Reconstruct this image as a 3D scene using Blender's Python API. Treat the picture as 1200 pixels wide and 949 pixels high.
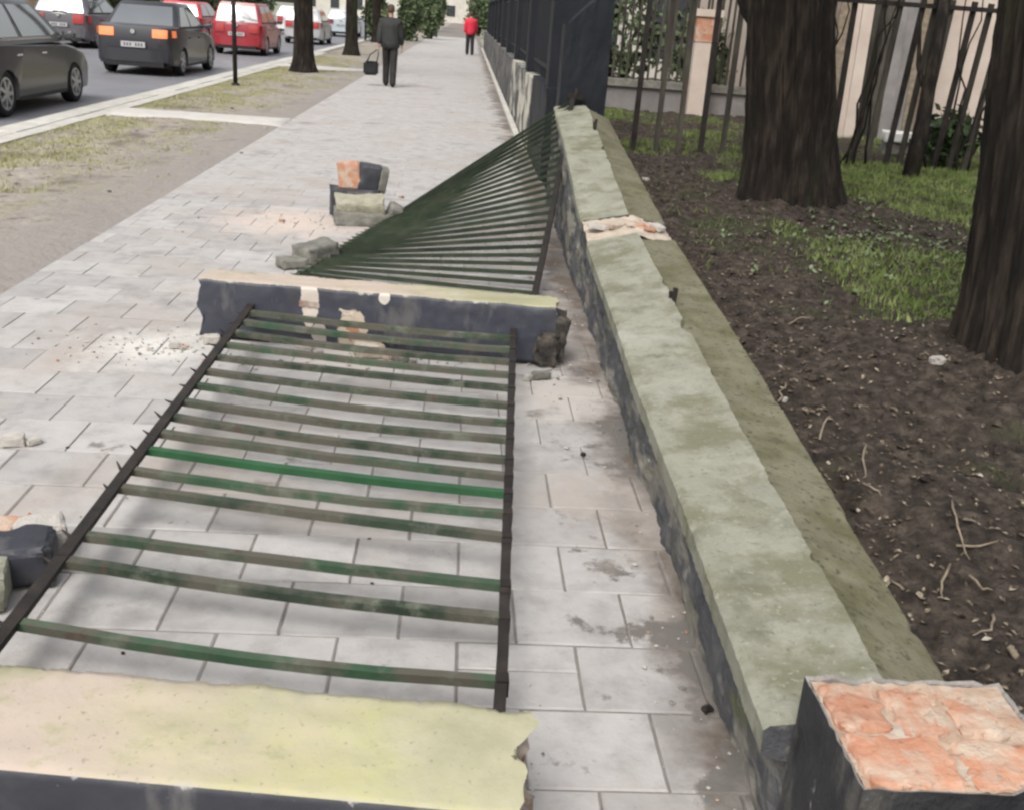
import bpy, bmesh, math, random
import numpy as np
from mathutils import Vector, Matrix, noise
R = math.radians
random.seed(7)
rng = np.random.default_rng(7)
for o in list(bpy.data.objects): bpy.data.objects.remove(o)
sc = bpy.context.scene
col = sc.collection

# ------------------------------------------------------------------ camera
CAM_H, F_PX, PITCH, YAW, ROLL = 1.70, 1195.3, R(20.762), R(3.806), R(4.24)
fw = Vector((math.sin(YAW)*math.cos(PITCH), math.cos(YAW)*math.cos(PITCH), -math.sin(PITCH)))
r0 = Vector((math.cos(YAW), -math.sin(YAW), 0)); u0 = r0.cross(fw)
rt = r0*math.cos(ROLL) + u0*math.sin(ROLL); up = -r0*math.sin(ROLL) + u0*math.cos(ROLL)
cam = bpy.data.cameras.new('camera'); co = bpy.data.objects.new('camera', cam); col.objects.link(co)
M = Matrix((rt, up, -fw)).transposed().to_4x4(); M.translation = (0, 0, CAM_H); co.matrix_world = M
cam.sensor_fit = 'HORIZONTAL'; cam.sensor_width = 36; cam.lens = 36*F_PX/1200
cam.clip_start = .05; cam.clip_end = 2000
sc.camera = co

# ------------------------------------------------------------------ sky, sun, exposure
SUN_EL, SUN_AZ = 52, 205          # azimuth clockwise from +Y: behind the camera, a little to the left
w = bpy.data.worlds.new('World'); sc.world = w; w.use_nodes = True
nt = w.node_tree; nt.nodes.clear()
out = nt.nodes.new('ShaderNodeOutputWorld'); bg = nt.nodes.new('ShaderNodeBackground')
sky = nt.nodes.new('ShaderNodeTexSky'); sky.sky_type = 'NISHITA'; sky.sun_disc = False
sky.sun_elevation = R(SUN_EL); sky.sun_rotation = R(SUN_AZ)
sky.air_density = 1.6; sky.dust_density = 5.0; sky.ozone_density = 1.0
hs = nt.nodes.new('ShaderNodeHueSaturation'); hs.inputs['Saturation'].default_value = .22   # thin even cloud
nt.links.new(sky.outputs[0], hs.inputs['Color']); nt.links.new(hs.outputs[0], bg.inputs['Color'])
bg.inputs['Strength'].default_value = .118
nt.links.new(bg.outputs[0], out.inputs[0])
sl = bpy.data.lights.new('sun', 'SUN'); so = bpy.data.objects.new('sun', sl); col.objects.link(so)
sl.energy = 1.15; sl.angle = R(30); sl.color = (1, .96, .9)
az, el = R(SUN_AZ), R(SUN_EL)
sd = Vector((math.sin(az)*math.cos(el), math.cos(az)*math.cos(el), math.sin(el)))
so.rotation_euler = sd.to_track_quat('Z', 'Y').to_euler()
vs = sc.view_settings; vs.view_transform = 'Standard'; vs.look = 'None'; vs.gamma = 1; vs.exposure = .70
sc.render.engine = 'CYCLES'
sc.cycles.filter_width = 2.5

def ray(x, y):
    return fw + rt*((x-600)/F_PX) - up*((y-474.5)/F_PX)
def gnd(x, y, h=0.0):             # where the pixel's ray meets height h
    d = ray(x, y); t = (h-CAM_H)/d.z
    return Vector((0, 0, CAM_H)) + d*t
def aty(x, y, Y):
    d = ray(x, y); return Vector((0, 0, CAM_H)) + d*(Y/d.y)
def lerp(tab, v):
    return float(np.interp(v, [a for a, b in tab], [b for a, b in tab]))
def ns(x, y, z=0.0): return noise.noise((x, y, z))
def fbm(x, y, z=0.0, o=4):
    return noise.fractal((x, y, z), 1.0, 2.0, o)

# ------------------------------------------------------------------ materials
def mat(name, cols, scale=6, rough=.85, bump=.3, bscale=None, detail=8, spec=.3, coord='Object', rnd=0, stretch=None, metal=0, extra=None, bdist=.01, distort=0.0):
    m = bpy.data.materials.new(name); m.use_nodes = True
    t = m.node_tree; n = t.nodes; L = t.links; b = n['Principled BSDF']
    b.inputs['Roughness'].default_value = rough; b.inputs['Specular IOR Level'].default_value = spec
    b.inputs['Metallic'].default_value = metal
    if coord == 'World':
        g = n.new('ShaderNodeNewGeometry'); src = g.outputs['Position']
    else:
        g = n.new('ShaderNodeTexCoord'); src = g.outputs['Object']
    oi = n.new('ShaderNodeObjectInfo')
    if coord != 'World':
        ad = n.new('ShaderNodeVectorMath'); ad.operation = 'MULTIPLY_ADD'
        cb = n.new('ShaderNodeCombineXYZ'); L.new(oi.outputs['Random'], cb.inputs[0]); L.new(oi.outputs['Random'], cb.inputs[1])
        ad.inputs[1].default_value = (37, 53, 0); L.new(cb.outputs[0], ad.inputs[0]); L.new(src, ad.inputs[2]); src = ad.outputs[0]
    if stretch:
        mp = n.new('ShaderNodeMapping'); mp.inputs['Scale'].default_value = stretch; L.new(src, mp.inputs[0]); src = mp.outputs[0]
    nz = n.new('ShaderNodeTexNoise'); nz.inputs['Scale'].default_value = scale; nz.inputs['Detail'].default_value = detail
    nz.inputs['Roughness'].default_value = .62; nz.inputs['Distortion'].default_value = distort; L.new(src, nz.inputs['Vector'])
    cr = n.new('ShaderNodeValToRGB'); L.new(nz.outputs['Fac'], cr.inputs[0])
    e = cr.color_ramp.elements
    while len(e) < len(cols): e.new(.5)
    for i, c in enumerate(cols):
        if len(c) == 4: p, rgb = c[0], c[1:]
        else: p, rgb = .3+.4*i/max(1, len(cols)-1), c
        e[i].position = p; e[i].color = (*rgb, 1)
    c = cr.outputs[0]
    if rnd:
        hv = n.new('ShaderNodeHueSaturation'); ma = n.new('ShaderNodeMapRange'); ma.inputs['To Min'].default_value = 1-rnd; ma.inputs['To Max'].default_value = 1+rnd
        L.new(oi.outputs['Random'], ma.inputs['Value']); L.new(ma.outputs[0], hv.inputs['Value']); L.new(c, hv.inputs['Color']); c = hv.outputs[0]
    m['src'] = 0
    if extra: c = extra(n, L, src, c, b)
    L.new(c, b.inputs['Base Color'])
    if bump:
        n2 = n.new('ShaderNodeTexNoise'); n2.inputs['Scale'].default_value = bscale or scale*6; n2.inputs['Detail'].default_value = 6; n2.inputs['Roughness'].default_value = .65
        L.new(src, n2.inputs['Vector'])
        bp = n.new('ShaderNodeBump'); bp.inputs['Strength'].default_value = bump; bp.inputs['Distance'].default_value = bdist
        n3 = n.new('ShaderNodeTexNoise'); n3.inputs['Scale'].default_value = (bscale or scale*6)*.3; n3.inputs['Detail'].default_value = 5; L.new(src, n3.inputs['Vector'])
        L.new(math_(n, L, 'ADD', n2.outputs['Fac'], math_(n, L, 'MULTIPLY', n3.outputs['Fac'], 1.6)), bp.inputs['Height']); L.new(bp.outputs[0], b.inputs['Normal'])
    return m
def mixin(n, L, base, colour, fac, lo=.5, hi=.6):
    """blend colour over base where fac runs lo..hi"""
    mr = n.new('ShaderNodeMapRange'); mr.inputs['From Min'].default_value = lo; mr.inputs['From Max'].default_value = hi; mr.clamp = True
    L.new(fac, mr.inputs['Value'])
    mx = n.new('ShaderNodeMix'); mx.data_type = 'RGBA'; L.new(mr.outputs[0], mx.inputs['Factor'])
    L.new(base, mx.inputs['A'])
    if isinstance(colour, tuple): mx.inputs['B'].default_value = (*colour, 1)
    else: L.new(colour, mx.inputs['B'])
    return mx.outputs['Result']
def nnoise(n, L, src, scale, detail=6, off=(0, 0, 0), stretch=(1, 1, 1)):
    mp = n.new('ShaderNodeMapping'); mp.inputs['Location'].default_value = off; mp.inputs['Scale'].default_value = stretch; L.new(src, mp.inputs[0])
    z = n.new('ShaderNodeTexNoise'); z.inputs['Scale'].default_value = scale; z.inputs['Detail'].default_value = detail; z.inputs['Roughness'].default_value = .65
    L.new(mp.outputs[0], z.inputs['Vector']); return z.outputs['Fac']
def math_(n, L, op, a, b):
    k = n.new('ShaderNodeMath'); k.operation = op
    for i, v in enumerate((a, b)):
        if isinstance(v, (int, float)): k.inputs[i].default_value = v
        else: L.new(v, k.inputs[i])
    return k.outputs[0]

def slab_extra(n, L, src, c, b):
    g = n.new('ShaderNodeNewGeometry'); sx = n.new('ShaderNodeSeparateXYZ'); L.new(g.outputs['Position'], sx.inputs[0])
    # soil washed along the foot of the wall, blotchy edge
    a = nnoise(n, L, g.outputs['Position'], 2.6, 6)
    k = math_(n, L, 'ADD', sx.outputs['X'], math_(n, L, 'MULTIPLY', math_(n, L, 'SUBTRACT', a, .5), .75))
    c = mixin(n, L, c, (.135, .11, .09), k, .55, .76)
    k2 = math_(n, L, 'ADD', math_(n, L, 'MULTIPLY', sx.outputs['X'], .35), nnoise(n, L, g.outputs['Position'], 3.3, 9, (3, 7, 0))); c = mixin(n, L, c, (.155, .142, .13), k2, .755, .80)
    s = nnoise(n, L, g.outputs['Position'], 4.5, 8, (9, 3, 0)); c = mixin(n, L, c, (.2, .185, .17), s, .635, .69)
    s2 = nnoise(n, L, g.outputs['Position'], 26, 4, (1, 3, 0)); c = mixin(n, L, c, (.27, .25, .235), s2, .66, .74)
    s3 = nnoise(n, L, g.outputs['Position'], 1.1, 7, (4, 8, 0)); c = mixin(n, L, c, (.37, .33, .30), s3, .50, .66)
    s4 = nnoise(n, L, g.outputs['Position'], 1.7, 9, (1, 2, 0)); c = mixin(n, L, c, (.245, .232, .22), s4, .56, .72)
    for (cx, cy, r_, colr) in ((-1.5, 5.05, .42, (.56, .54, .51)), (-1.35, 8.45, .75, (.52, .44, .39)), (-.5, 5.0, .35, (.46, .43, .40)), (.55, 4.6, .4, (.44, .41, .38))):        # plaster dust
        dx = math_(n, L, 'SUBTRACT', sx.outputs['X'], cx); dy = math_(n, L, 'SUBTRACT', sx.outputs['Y'], cy)
        d2 = math_(n, L, 'SQRT', math_(n, L, 'ADD', math_(n, L, 'MULTIPLY', dx, dx), math_(n, L, 'MULTIPLY', dy, dy)), 0)
        f = math_(n, L, 'SUBTRACT', math_(n, L, 'MULTIPLY', math_(n, L, 'SUBTRACT', nnoise(n, L, g.outputs['Position'], 5, 8, (cx, cy, 3)), .5), r_*2.2), d2)
        c = mixin(n, L, c, colr, f, -r_, -r_*.25)
    return c
M_slab = mat('concrete_slab', [(.29, .278, .268), (.375, .360, .350), (.415, .40, .39)], 7, .82, .5, 90, rnd=.13, extra=slab_extra, bdist=.004)
M_joint = mat('joint_sand', [(.15, .135, .12), (.25, .23, .21)], 20, .95, .5, 120, coord='World')
M_road = mat('asphalt', [(.155, .155, .17), (.20, .20, .215)], 1.2, .55, .3, 150, coord='World', spec=.5)
M_kerb = mat('kerb_concrete', [(.40, .385, .35), (.54, .52, .48)], 4, .85, .4, 60, rnd=.06)
def verge_extra(n, L, src, c, b):
    a = nnoise(n, L, src, 2.6, 10, (3, 0, 0), (1, .55, 1)); c = mixin(n, L, c, (.285, .27, .17), a, .47, .64)
    d = nnoise(n, L, src, 9, 8, (8, 2, 0), (1, .6, 1)); c = mixin(n, L, c, (.085, .066, .052), d, .55, .66)
    e = nnoise(n, L, src, 1.2, 8, (1, 7, 0), (1, .7, 1)); c = mixin(n, L, c, (.15, .125, .105), e, .54, .64)
    sx = n.new('ShaderNodeSeparateXYZ'); L.new(src, sx.inputs[0]); k = math_(n, L, 'ADD', sx.outputs['X'], math_(n, L, 'MULTIPLY', math_(n, L, 'SUBTRACT', nnoise(n, L, src, 2.2, 9, (5, 5, 0)), .5), 3.0)); c = mixin(n, L, c, (.275, .25, .23), k, -3.9, -2.7)
    return c
M_verge = mat('verge_soil', [(.22, .19, .165), (.31, .275, .24), (.40, .36, .31)], 5.5, .95, .6, 30, coord='World', extra=verge_extra, bdist=.03)
M_path = mat('crossing_concrete', [(.44, .42, .39), (.54, .52, .49)], 5, .9, .3, 60, coord='World')
def soil_extra(n, L, src, c, b):
    a = nnoise(n, L, src, 1.3, 8, (2, 5, 0)); c = mixin(n, L, c, (.05, .058, .024), a, .56, .68)
    d = nnoise(n, L, src, 16, 6, (8, 2, 0)); c = mixin(n, L, c, (.018, .014, .011), d, .58, .70)
    return c
M_soil = mat('garden_soil', [(.018, .013, .010), (.055, .042, .033), (.122, .098, .078)], 14, .95, 1.0, 60, coord='World', extra=soil_extra, bdist=.03)
M_ground = mat('far_ground', [(.2, .2, .15), (.3, .29, .24)], .3, .95, 0, coord='World')

def cope_extra(n, L, src, c, b):
    a = nnoise(n, L, src, 4.2, 9, (3, 1, 0)); c = mixin(n, L, c, (.160, .158, .103), a, .48, .62)       # algae
    g = nnoise(n, L, src, 6, 10, (7, 1, 2)); c = mixin(n, L, c, (.140, .138, .10), g, .55, .70)
    d = nnoise(n, L, src, 45, 5, (0, 5, 1)); c = mixin(n, L, c, (.14, .136, .105), d, .58, .70)
    d = nnoise(n, L, src, 60, 4, (4, 5, 1)); c = mixin(n, L, c, (.31, .305, .255), d, .60, .70)
    e = nnoise(n, L, src, 2.2, 6, (5, 9, 1)); c = mixin(n, L, c, (.34, .335, .29), e, .58, .72)
    return c
M_cope = mat('coping_concrete', [(.205, .205, .162), (.252, .251, .20), (.30, .298, .242)], 5, .9, .5, 50, extra=cope_extra, bdist=.008)
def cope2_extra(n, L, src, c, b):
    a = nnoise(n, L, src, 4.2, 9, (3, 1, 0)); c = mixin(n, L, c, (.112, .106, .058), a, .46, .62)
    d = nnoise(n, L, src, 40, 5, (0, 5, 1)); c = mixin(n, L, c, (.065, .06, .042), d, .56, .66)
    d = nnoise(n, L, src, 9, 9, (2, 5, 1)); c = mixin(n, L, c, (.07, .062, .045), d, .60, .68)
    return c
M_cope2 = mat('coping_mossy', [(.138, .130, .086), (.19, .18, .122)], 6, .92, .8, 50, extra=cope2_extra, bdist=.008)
def plinth_extra(n, L, src, c, b):
    a = nnoise(n, L, src, 3.0, 8, (3, 1, 0), (1, .6, 1.6)); c = mixin(n, L, c, (.20, .19, .165), a, .50, .58)
    d = nnoise(n, L, src, 7, 8, (1, 4, 2), (1, .5, 1.5)); c = mixin(n, L, c, (.10, .105, .06), d, .56, .68)
    e = nnoise(n, L, src, 9, 6, (6, 2, 2), (1, .7, 1)); c = mixin(n, L, c, (.42, .39, .35), e, .66, .71)
    return c
M_plinth = mat('peeling_plaster', [(.045, .048, .055), (.075, .077, .083), (.105, .102, .10)], 8, .85, .7, 40, extra=plinth_extra, bdist=.012)
def navy_extra(n, L, src, c, b):
    a = nnoise(n, L, src, 2.4, 7, (3, 1, 0)); c = mixin(n, L, c, (.052, .052, .058), a, .50, .66)
    d = nnoise(n, L, src, 16, 9, (1, 4, 2)); c = mixin(n, L, c, (.24, .23, .22), d, .655, .69)
    f = nnoise(n, L, src, 5, 9, (6, 4, 2), (1, 1, .3)); c = mixin(n, L, c, (.085, .083, .085), f, .56, .64)
    tc = n.new('ShaderNodeTexCoord'); sx = n.new('ShaderNodeSeparateXYZ'); L.new(tc.outputs['Object'], sx.inputs[0])      # paint knocked off along the upper arris
    h = math_(n, L, 'ADD', sx.outputs['Z'], math_(n, L, 'MULTIPLY', math_(n, L, 'SUBTRACT', nnoise(n, L, src, 7, 10, (2, 2, 7)), .5), .16))
    c = mixin(n, L, c, (.30, .285, .26), h, .302, .310)
    return c
M_navy = mat('dark_blue_paint', [(.022, .024, .032), (.036, .038, .048)], 6, .55, .35, 60, extra=navy_extra, spec=.45, bdist=.004)
def cream_extra(n, L, src, c, b):
    a = nnoise(n, L, src, 2.2, 6, (3, 1, 0)); c = mixin(n, L, c, (.42, .405, .205), a, .44, .62)
    sx = n.new('ShaderNodeSeparateXYZ'); tc = n.new('ShaderNodeTexCoord'); L.new(tc.outputs['Object'], sx.inputs[0])
    k = math_(n, L, 'ADD', sx.outputs['X'], math_(n, L, 'MULTIPLY', math_(n, L, 'SUBTRACT', nnoise(n, L, src, 3, 7, (9, 9, 0)), .5), 1.2))
    c = mixin(n, L, (lambda q: q)(c), (.45, .375, .315), math_(n, L, 'MULTIPLY', k, -1), -.62, .05)      # bare pinkish render towards the head end
    d = nnoise(n, L, src, 12, 8, (1, 4, 2)); c = mixin(n, L, c, (.34, .33, .20), d, .56, .70)
    e = nnoise(n, L, src, 60, 3, (1, 4, 2)); c = mixin(n, L, c, (.27, .25, .18), e, .62, .72)
    ay = math_(n, L, 'ADD', math_(n, L, 'ABSOLUTE', sx.outputs['Y'], 0), math_(n, L, 'MULTIPLY', math_(n, L, 'SUBTRACT', nnoise(n, L, src, 7, 10, (2, 2, 7)), .5), .12))
    c = mixin(n, L, c, (.40, .37, .33), ay, .155, .170)
    g = nnoise(n, L, src, 1.6, 9, (7, 4, 2)); c = mixin(n, L, c, (.30, .29, .185), g, .52, .68)
    return c
M_cream = mat('pale_algae_render', [(.34, .325, .215), (.385, .365, .25), (.425, .40, .295)], 5, .88, .35, 70, extra=cream_extra, bdist=.004)
def brick_extra(n, L, src, c, b):
    a = nnoise(n, L, src, 9, 7, (3, 1, 0)); c = mixin(n, L, c, (.48, .38, .30), a, .46, .62)
    d = nnoise(n, L, src, 40, 4, (1, 4, 2)); c = mixin(n, L, c, (.30, .12, .06), d, .64, .72)
    return c
M_brick = mat('orange_brick', [(.38, .165, .10), (.44, .22, .14), (.47, .28, .195)], 10, .9, .7, 60, rnd=.12, extra=brick_extra, bdist=.008)
M_mortar = mat('lime_mortar', [(.36, .28, .21), (.45, .38, .31), (.50, .45, .39)], 12, .95, .8, 60, bdist=.01)
M_pinkmortar = mat('brick_dusted_mortar', [(.40, .25, .17), (.45, .34, .26), (.50, .44, .37)], 14, .95, .9, 60, bdist=.01)
M_core = mat('pillar_core', [(.16, .07, .045), (.34, .27, .22), (.48, .44, .39)], 14, .95, .8, 50, bdist=.01)
M_plasteredge = mat('broken_plaster', [(.38, .355, .32), (.49, .46, .425)], 20, .95, .6, 80)
def iron_extra(n, L, src, c, b):
    a = nnoise(n, L, src, 5, 7, (3, 1, 0)); c = mixin(n, L, c, (.085, .078, .060), a, .42, .56)
    d = nnoise(n, L, src, 9, 8, (1, 4, 2)); c = mixin(n, L, c, (.075, .045, .033), d, .62, .70)
    e = nnoise(n, L, src, 7, 8, (5, 4, 2)); c = mixin(n, L, c, (.13, .14, .105), e, .54, .68)
    return c
M_iron = mat('worn_green_iron', [(.018, .032, .018), (.030, .048, .029), (.055, .072, .048)], 7, .6, .5, 60, spec=.4, extra=iron_extra, bdist=.004, rnd=.25)
M_iron2 = mat('greener_worn_iron', [(.018, .046, .024), (.034, .072, .038), (.075, .095, .065)], 6, .6, .5, 60, spec=.4, extra=iron_extra, bdist=.004, rnd=.2)
M_oldiron = mat('dull_green_iron', [(.010, .017, .009), (.020, .030, .016), (.042, .044, .030)], 6, .75, .5, 60, spec=.25, bdist=.004, rnd=.3)
M_greeniron = mat('fresh_green_iron', [(.012, .055, .02), (.025, .105, .04)], 6, .5, .4, 60, spec=.45, bdist=.004)
M_darkiron = mat('dark_iron', [(.009, .008, .007), (.020, .016, .014), (.036, .026, .020)], 9, .65, .5, 60, spec=.35, bdist=.004)
M_rust = mat('rust', [(.06, .03, .018), (.15, .07, .04)], 20, .9, .5, 80)
def bark_extra(n, L, src, c, b):
    a = nnoise(n, L, src, 2.5, 6, (3, 1, 0)); c = mixin(n, L, c, (.026, .028, .012), a, .54, .68)
    return c
M_bark = mat('bark', [(.003, .0024, .002), (.013, .0095, .007), (.046, .035, .026)], 16, .95, .9, 40, stretch=(1, 1, .16), extra=bark_extra, bdist=.02)
M_twig = mat('twig_wood', [(.14, .11, .08), (.28, .23, .17)], 20, .9, .2)
M_grass = mat('grass_blades', [(.075, .115, .028), (.14, .19, .05), (.24, .28, .11)], 5, .7, 0, coord='World')
M_vgrass = mat('verge_grass', [(.22, .235, .09), (.33, .325, .16), (.43, .40, .25)], 2.0, .8, 0, coord='World')
M_leaf = mat('dead_leaf', [(.40, .035, .025, .018), (.50, .11, .083, .058), (.60, .20, .165, .12), (.70, .38, .35, .28)], 40, .9, 0, coord='World', detail=2)
M_ever = mat('evergreen_leaf', [(.016, .03, .012), (.04, .065, .025), (.07, .10, .04)], 4, .6, 0, coord='World')
M_hedge = mat('hedge_leaf', [(.05, .075, .035), (.09, .12, .06), (.14, .17, .09)], 1.2, .8, 0, coord='World')
M_black = mat('black_paint', [(.007, .009, .013), (.014, .016, .021)], 4, .6, .3, 30, spec=.3)
M_rubber = mat('tyre_rubber', [(.012, .012, .012), (.022, .022, .022)], 20, .8, .2)
M_plasticd = mat('dark_plastic', [(.014, .014, .015), (.022, .022, .024)], 20, .5, 0)
M_alloy = mat('wheel_alloy', [(.38, .38, .39), (.5, .5, .51)], 8, .35, 0, metal=.6)
M_chrome = mat('chrome', [(.70, .70, .70), (.78, .78, .78)], 8, .15, 0, metal=1)
M_plate = mat('plate_white', [(.40, .40, .40), (.46, .46, .46)], 8, .5, 0)
M_glyph = mat('plate_ink', [(.08, .08, .085), (.11, .11, .115)], 8, .5, 0)
def carpaint(name, c):
    m = mat(name, [tuple(v*.93 for v in c), tuple(min(1, v*1.07) for v in c)], 3, .35, 0, spec=.5)
    m.node_tree.nodes['Principled BSDF'].inputs['Coat Weight'].default_value = .5
    m.node_tree.nodes['Principled BSDF'].inputs['Coat Roughness'].default_value = .12
    return m
M_glass = mat('car_glass', [(.03, .035, .04), (.045, .05, .055)], 2, .06, 0, spec=1.0)
M_glass.node_tree.nodes['Principled BSDF'].inputs['Coat Weight'].default_value = 1; M_glass.node_tree.nodes['Principled BSDF'].inputs['IOR'].default_value = 2.0; M_glass.node_tree.nodes['Principled BSDF'].inputs['Coat IOR'].default_value = 2.0
def lampmat(name, c, e):
    m = mat(name, [c, c], 4, .25, 0, spec=.6); b = m.node_tree.nodes['Principled BSDF']
    b.inputs['Emission Color'].default_value = (*c, 1); b.inputs['Emission Strength'].default_value = e
    return m
M_lamp = lampmat('lit_orange_lamp', (.75, .20, .07), .38)
M_lampoff = lampmat('red_lamp', (.32, .03, .03), .12)
M_skin = mat('skin', [(.42, .26, .19), (.5, .32, .24)], 8, .6, 0)
M_hair = mat('hair', [(.05, .035, .025), (.10, .07, .05)], 30, .7, .3)
M_jacket = mat('dark_jacket', [(.024, .026, .024), (.042, .044, .042)], 12, .8, .4, 60)
M_trouser = mat('dark_trousers', [(.016, .016, .016), (.035, .034, .034)], 12, .85, .3, 60)
M_redj = mat('red_jacket', [(.50, .02, .045), (.62, .04, .07)], 12, .7, .3, 60)
M_bag = mat('black_bag', [(.010, .010, .011), (.02, .02, .022)], 12, .6, .3, 60)
M_plasterpink = mat('pink_render', [(.46, .38, .32), (.58, .50, .44)], 2, .9, .3, 40)
M_plastergrey = mat('grey_render', [(.16, .15, .145), (.25, .235, .225)], 3, .9, .3, 40)
M_palewall = mat('pale_render', [(.46, .43, .38), (.60, .57, .52)], 1.5, .9, .2, 30)
M_ochre = mat('ochre_render', [(.48, .32, .20), (.56, .40, .28)], 1.5, .9, .2, 30)
M_roof = mat('roof_tile', [(.20, .09, .06), (.28, .13, .09)], 3, .9, .4, 30)
M_pane = mat('window_glass', [(.03, .035, .04), (.06, .065, .07)], 3, .1, 0, spec=.8)
M_wframe = mat('window_frame', [(.55, .54, .52), (.65, .64, .62)], 6, .6, 0)
M_stone = mat('grey_stone', [(.10, .098, .085), (.17, .165, .145), (.25, .24, .21)], 9, .92, .6, 50, bdist=.01)
M_white = mat('white_paint', [(.62, .61, .58), (.74, .73, .70)], 5, .7, .2, 60)

# ------------------------------------------------------------------ builders
def tag(o, label=None, cat=None, group=None, kind=None):
    if label: o['label'] = label
    if cat: o['category'] = cat
    if group: o['group'] = group
    if kind: o['kind'] = kind
    return o
def empty(name, loc=(0, 0, 0), rz=0, label=None, cat=None, group=None):
    o = bpy.data.objects.new(name, None); col.objects.link(o); o.location = loc; o.rotation_euler = (0, 0, rz); o.empty_display_size = .1
    return tag(o, label, cat, group)
def link(name, me, parent=None, loc=None, rot=None):
    o = bpy.data.objects.new(name, me); col.objects.link(o)
    if parent: o.parent = parent
    if loc is not None: o.location = loc
    if rot is not None: o.rotation_euler = rot
    return o
class MB:
    def __init__(s): s.v = []; s.f = []; s.m = []
    def add(s, vs, fs, mi=0):
        b = len(s.v); s.v += [tuple(x) for x in vs]; s.f += [tuple(b+i for i in f) for f in fs]; s.m += [mi]*len(fs)
    def box(s, x0, x1, y0, y1, z0, z1, mi=0):
        s.add([(x0, y0, z0), (x1, y0, z0), (x1, y1, z0), (x0, y1, z0), (x0, y0, z1), (x1, y0, z1), (x1, y1, z1), (x0, y1, z1)],
              [(3, 2, 1, 0), (4, 5, 6, 7), (0, 1, 5, 4), (1, 2, 6, 5), (2, 3, 7, 6), (3, 0, 4, 7)], mi)
    def bar(s, p, q, w, h, upv=(0, 0, 1), mi=0):
        p, q = Vector(p), Vector(q); d = (q-p).normalized(); a = d.cross(Vector(upv)).normalized()*(w/2); b = a.cross(d).normalized()*(h/2)
        vs = [p-a-b, p+a-b, p+a+b, p-a+b, q-a-b, q+a-b, q+a+b, q-a+b]
        s.add(vs, [(0, 1, 2, 3), (7, 6, 5, 4), (0, 4, 5, 1), (1, 5, 6, 2), (2, 6, 7, 3), (3, 7, 4, 0)], mi)
    def tube(s, pts, rad, n=8, mi=0, cap=True):
        pts = [Vector(p) for p in pts]; rad = rad if hasattr(rad, '__len__') else [rad]*len(pts); b = len(s.v); prev = None
        for i, p in enumerate(pts):
            d = (pts[min(i+1, len(pts)-1)]-pts[max(i-1, 0)]).normalized()
            if prev is None: a = d.orthogonal().normalized()
            else: a = (prev-d*prev.dot(d)).normalized()
            prev = a; c = d.cross(a)
            for k in range(n):
                t = 2*math.pi*k/n; s.v.append(tuple(p+(a*math.cos(t)+c*math.sin(t))*rad[i]))
        for i in range(len(pts)-1):
            for k in range(n):
                s.f.append((b+i*n+k, b+i*n+(k+1) % n, b+(i+1)*n+(k+1) % n, b+(i+1)*n+k)); s.m.append(mi)
        if cap:
            s.f.append(tuple(b+k for k in range(n))[::-1]); s.f.append(tuple(b+(len(pts)-1)*n+k for k in range(n))); s.m += [mi, mi]
    def grid(s, P, mi=0, closed=False):
        nu, nv = len(P), len(P[0]); b = len(s.v)
        for r in P: s.v += [tuple(p) for p in r]
        for i in range(nu-1):
            for j in range(nv if closed else nv-1):
                j2 = (j+1) % nv
                s.f.append((b+i*nv+j, b+i*nv+j2, b+(i+1)*nv+j2, b+(i+1)*nv+j)); s.m.append(mi)
    def mesh(s, name, mats, smooth=False):
        me = bpy.data.meshes.new(name); me.from_pydata(s.v, [], s.f)
        for m in (mats if isinstance(mats, (list, tuple)) else [mats]): me.materials.append(m)
        me.polygons.foreach_set('material_index', s.m)
        if smooth: me.polygons.foreach_set('use_smooth', [True]*len(s.f))
        me.update(); return me
    def build(s, name, mats, parent=None, smooth=False, loc=None, rot=None, fix=True):
        me = s.mesh(name, mats, smooth)
        if fix:
            bm = bmesh.new(); bm.from_mesh(me); bmesh.ops.recalc_face_normals(bm, faces=bm.faces); bm.to_mesh(me); bm.free()
        return link(name, me, parent, loc, rot)
def tri_soup(name, V, nv, mats, parent=None):
    """V: (n, nv, 3) float array of separate polygons"""
    n = len(V); me = bpy.data.meshes.new(name)
    me.vertices.add(n*nv); me.vertices.foreach_set('co', V.reshape(-1).astype(np.float32))
    me.loops.add(n*nv); me.loops.foreach_set('vertex_index', np.arange(n*nv, dtype=np.int32))
    me.polygons.add(n); me.polygons.foreach_set('loop_start', np.arange(0, n*nv, nv, dtype=np.int32))
    me.materials.append(mats); me.update(calc_edges=True); me.validate()
    return link(name, me, parent)
def rough_block(sx, sy, sz, seed, amp=.02, n=7, fr=6., bevel=.012):
    """a subdivided block with knocked-off corners and an uneven skin; origin at centre of its base"""
    bm = bmesh.new(); bmesh.ops.create_cube(bm, size=1)
    for v in bm.verts: v.co = Vector((v.co.x*sx, v.co.y*sy, (v.co.z+.5)*sz))
    bmesh.ops.subdivide_edges(bm, edges=bm.edges, cuts=n, use_grid_fill=True)
    c = Vector((0, 0, sz/2)); h = Vector((sx/2, sy/2, sz/2))
    for v in bm.verts:
        d = v.co-c; q = Vector((d.x/h.x, d.y/h.y, d.z/h.z))
        e = sorted((abs(q.x), abs(q.y), abs(q.z)))[1]
        k = fbm(v.co.x*fr+seed*3.1, v.co.y*fr+seed, v.co.z*fr)
        v.co -= d.normalized()*(bevel*max(0, e-.75)*4*(1+k) + amp*(.3+k)*(.4+.6*max(0, e-.5)*2))
    me = bpy.data.meshes.new('block'); bm.to_mesh(me); bm.free(); return me

# ================================================================== THE SETTING
o = MB(); o.box(-300, 300, -60, 900, -.5, -.16); gobj = o.build('ground', M_ground); tag(gobj, kind='structure')
o = MB(); o.box(-16.2, -5.45, -40, 500, -.155, -.10); tag(o.build('road', M_road), kind='structure')

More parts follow.
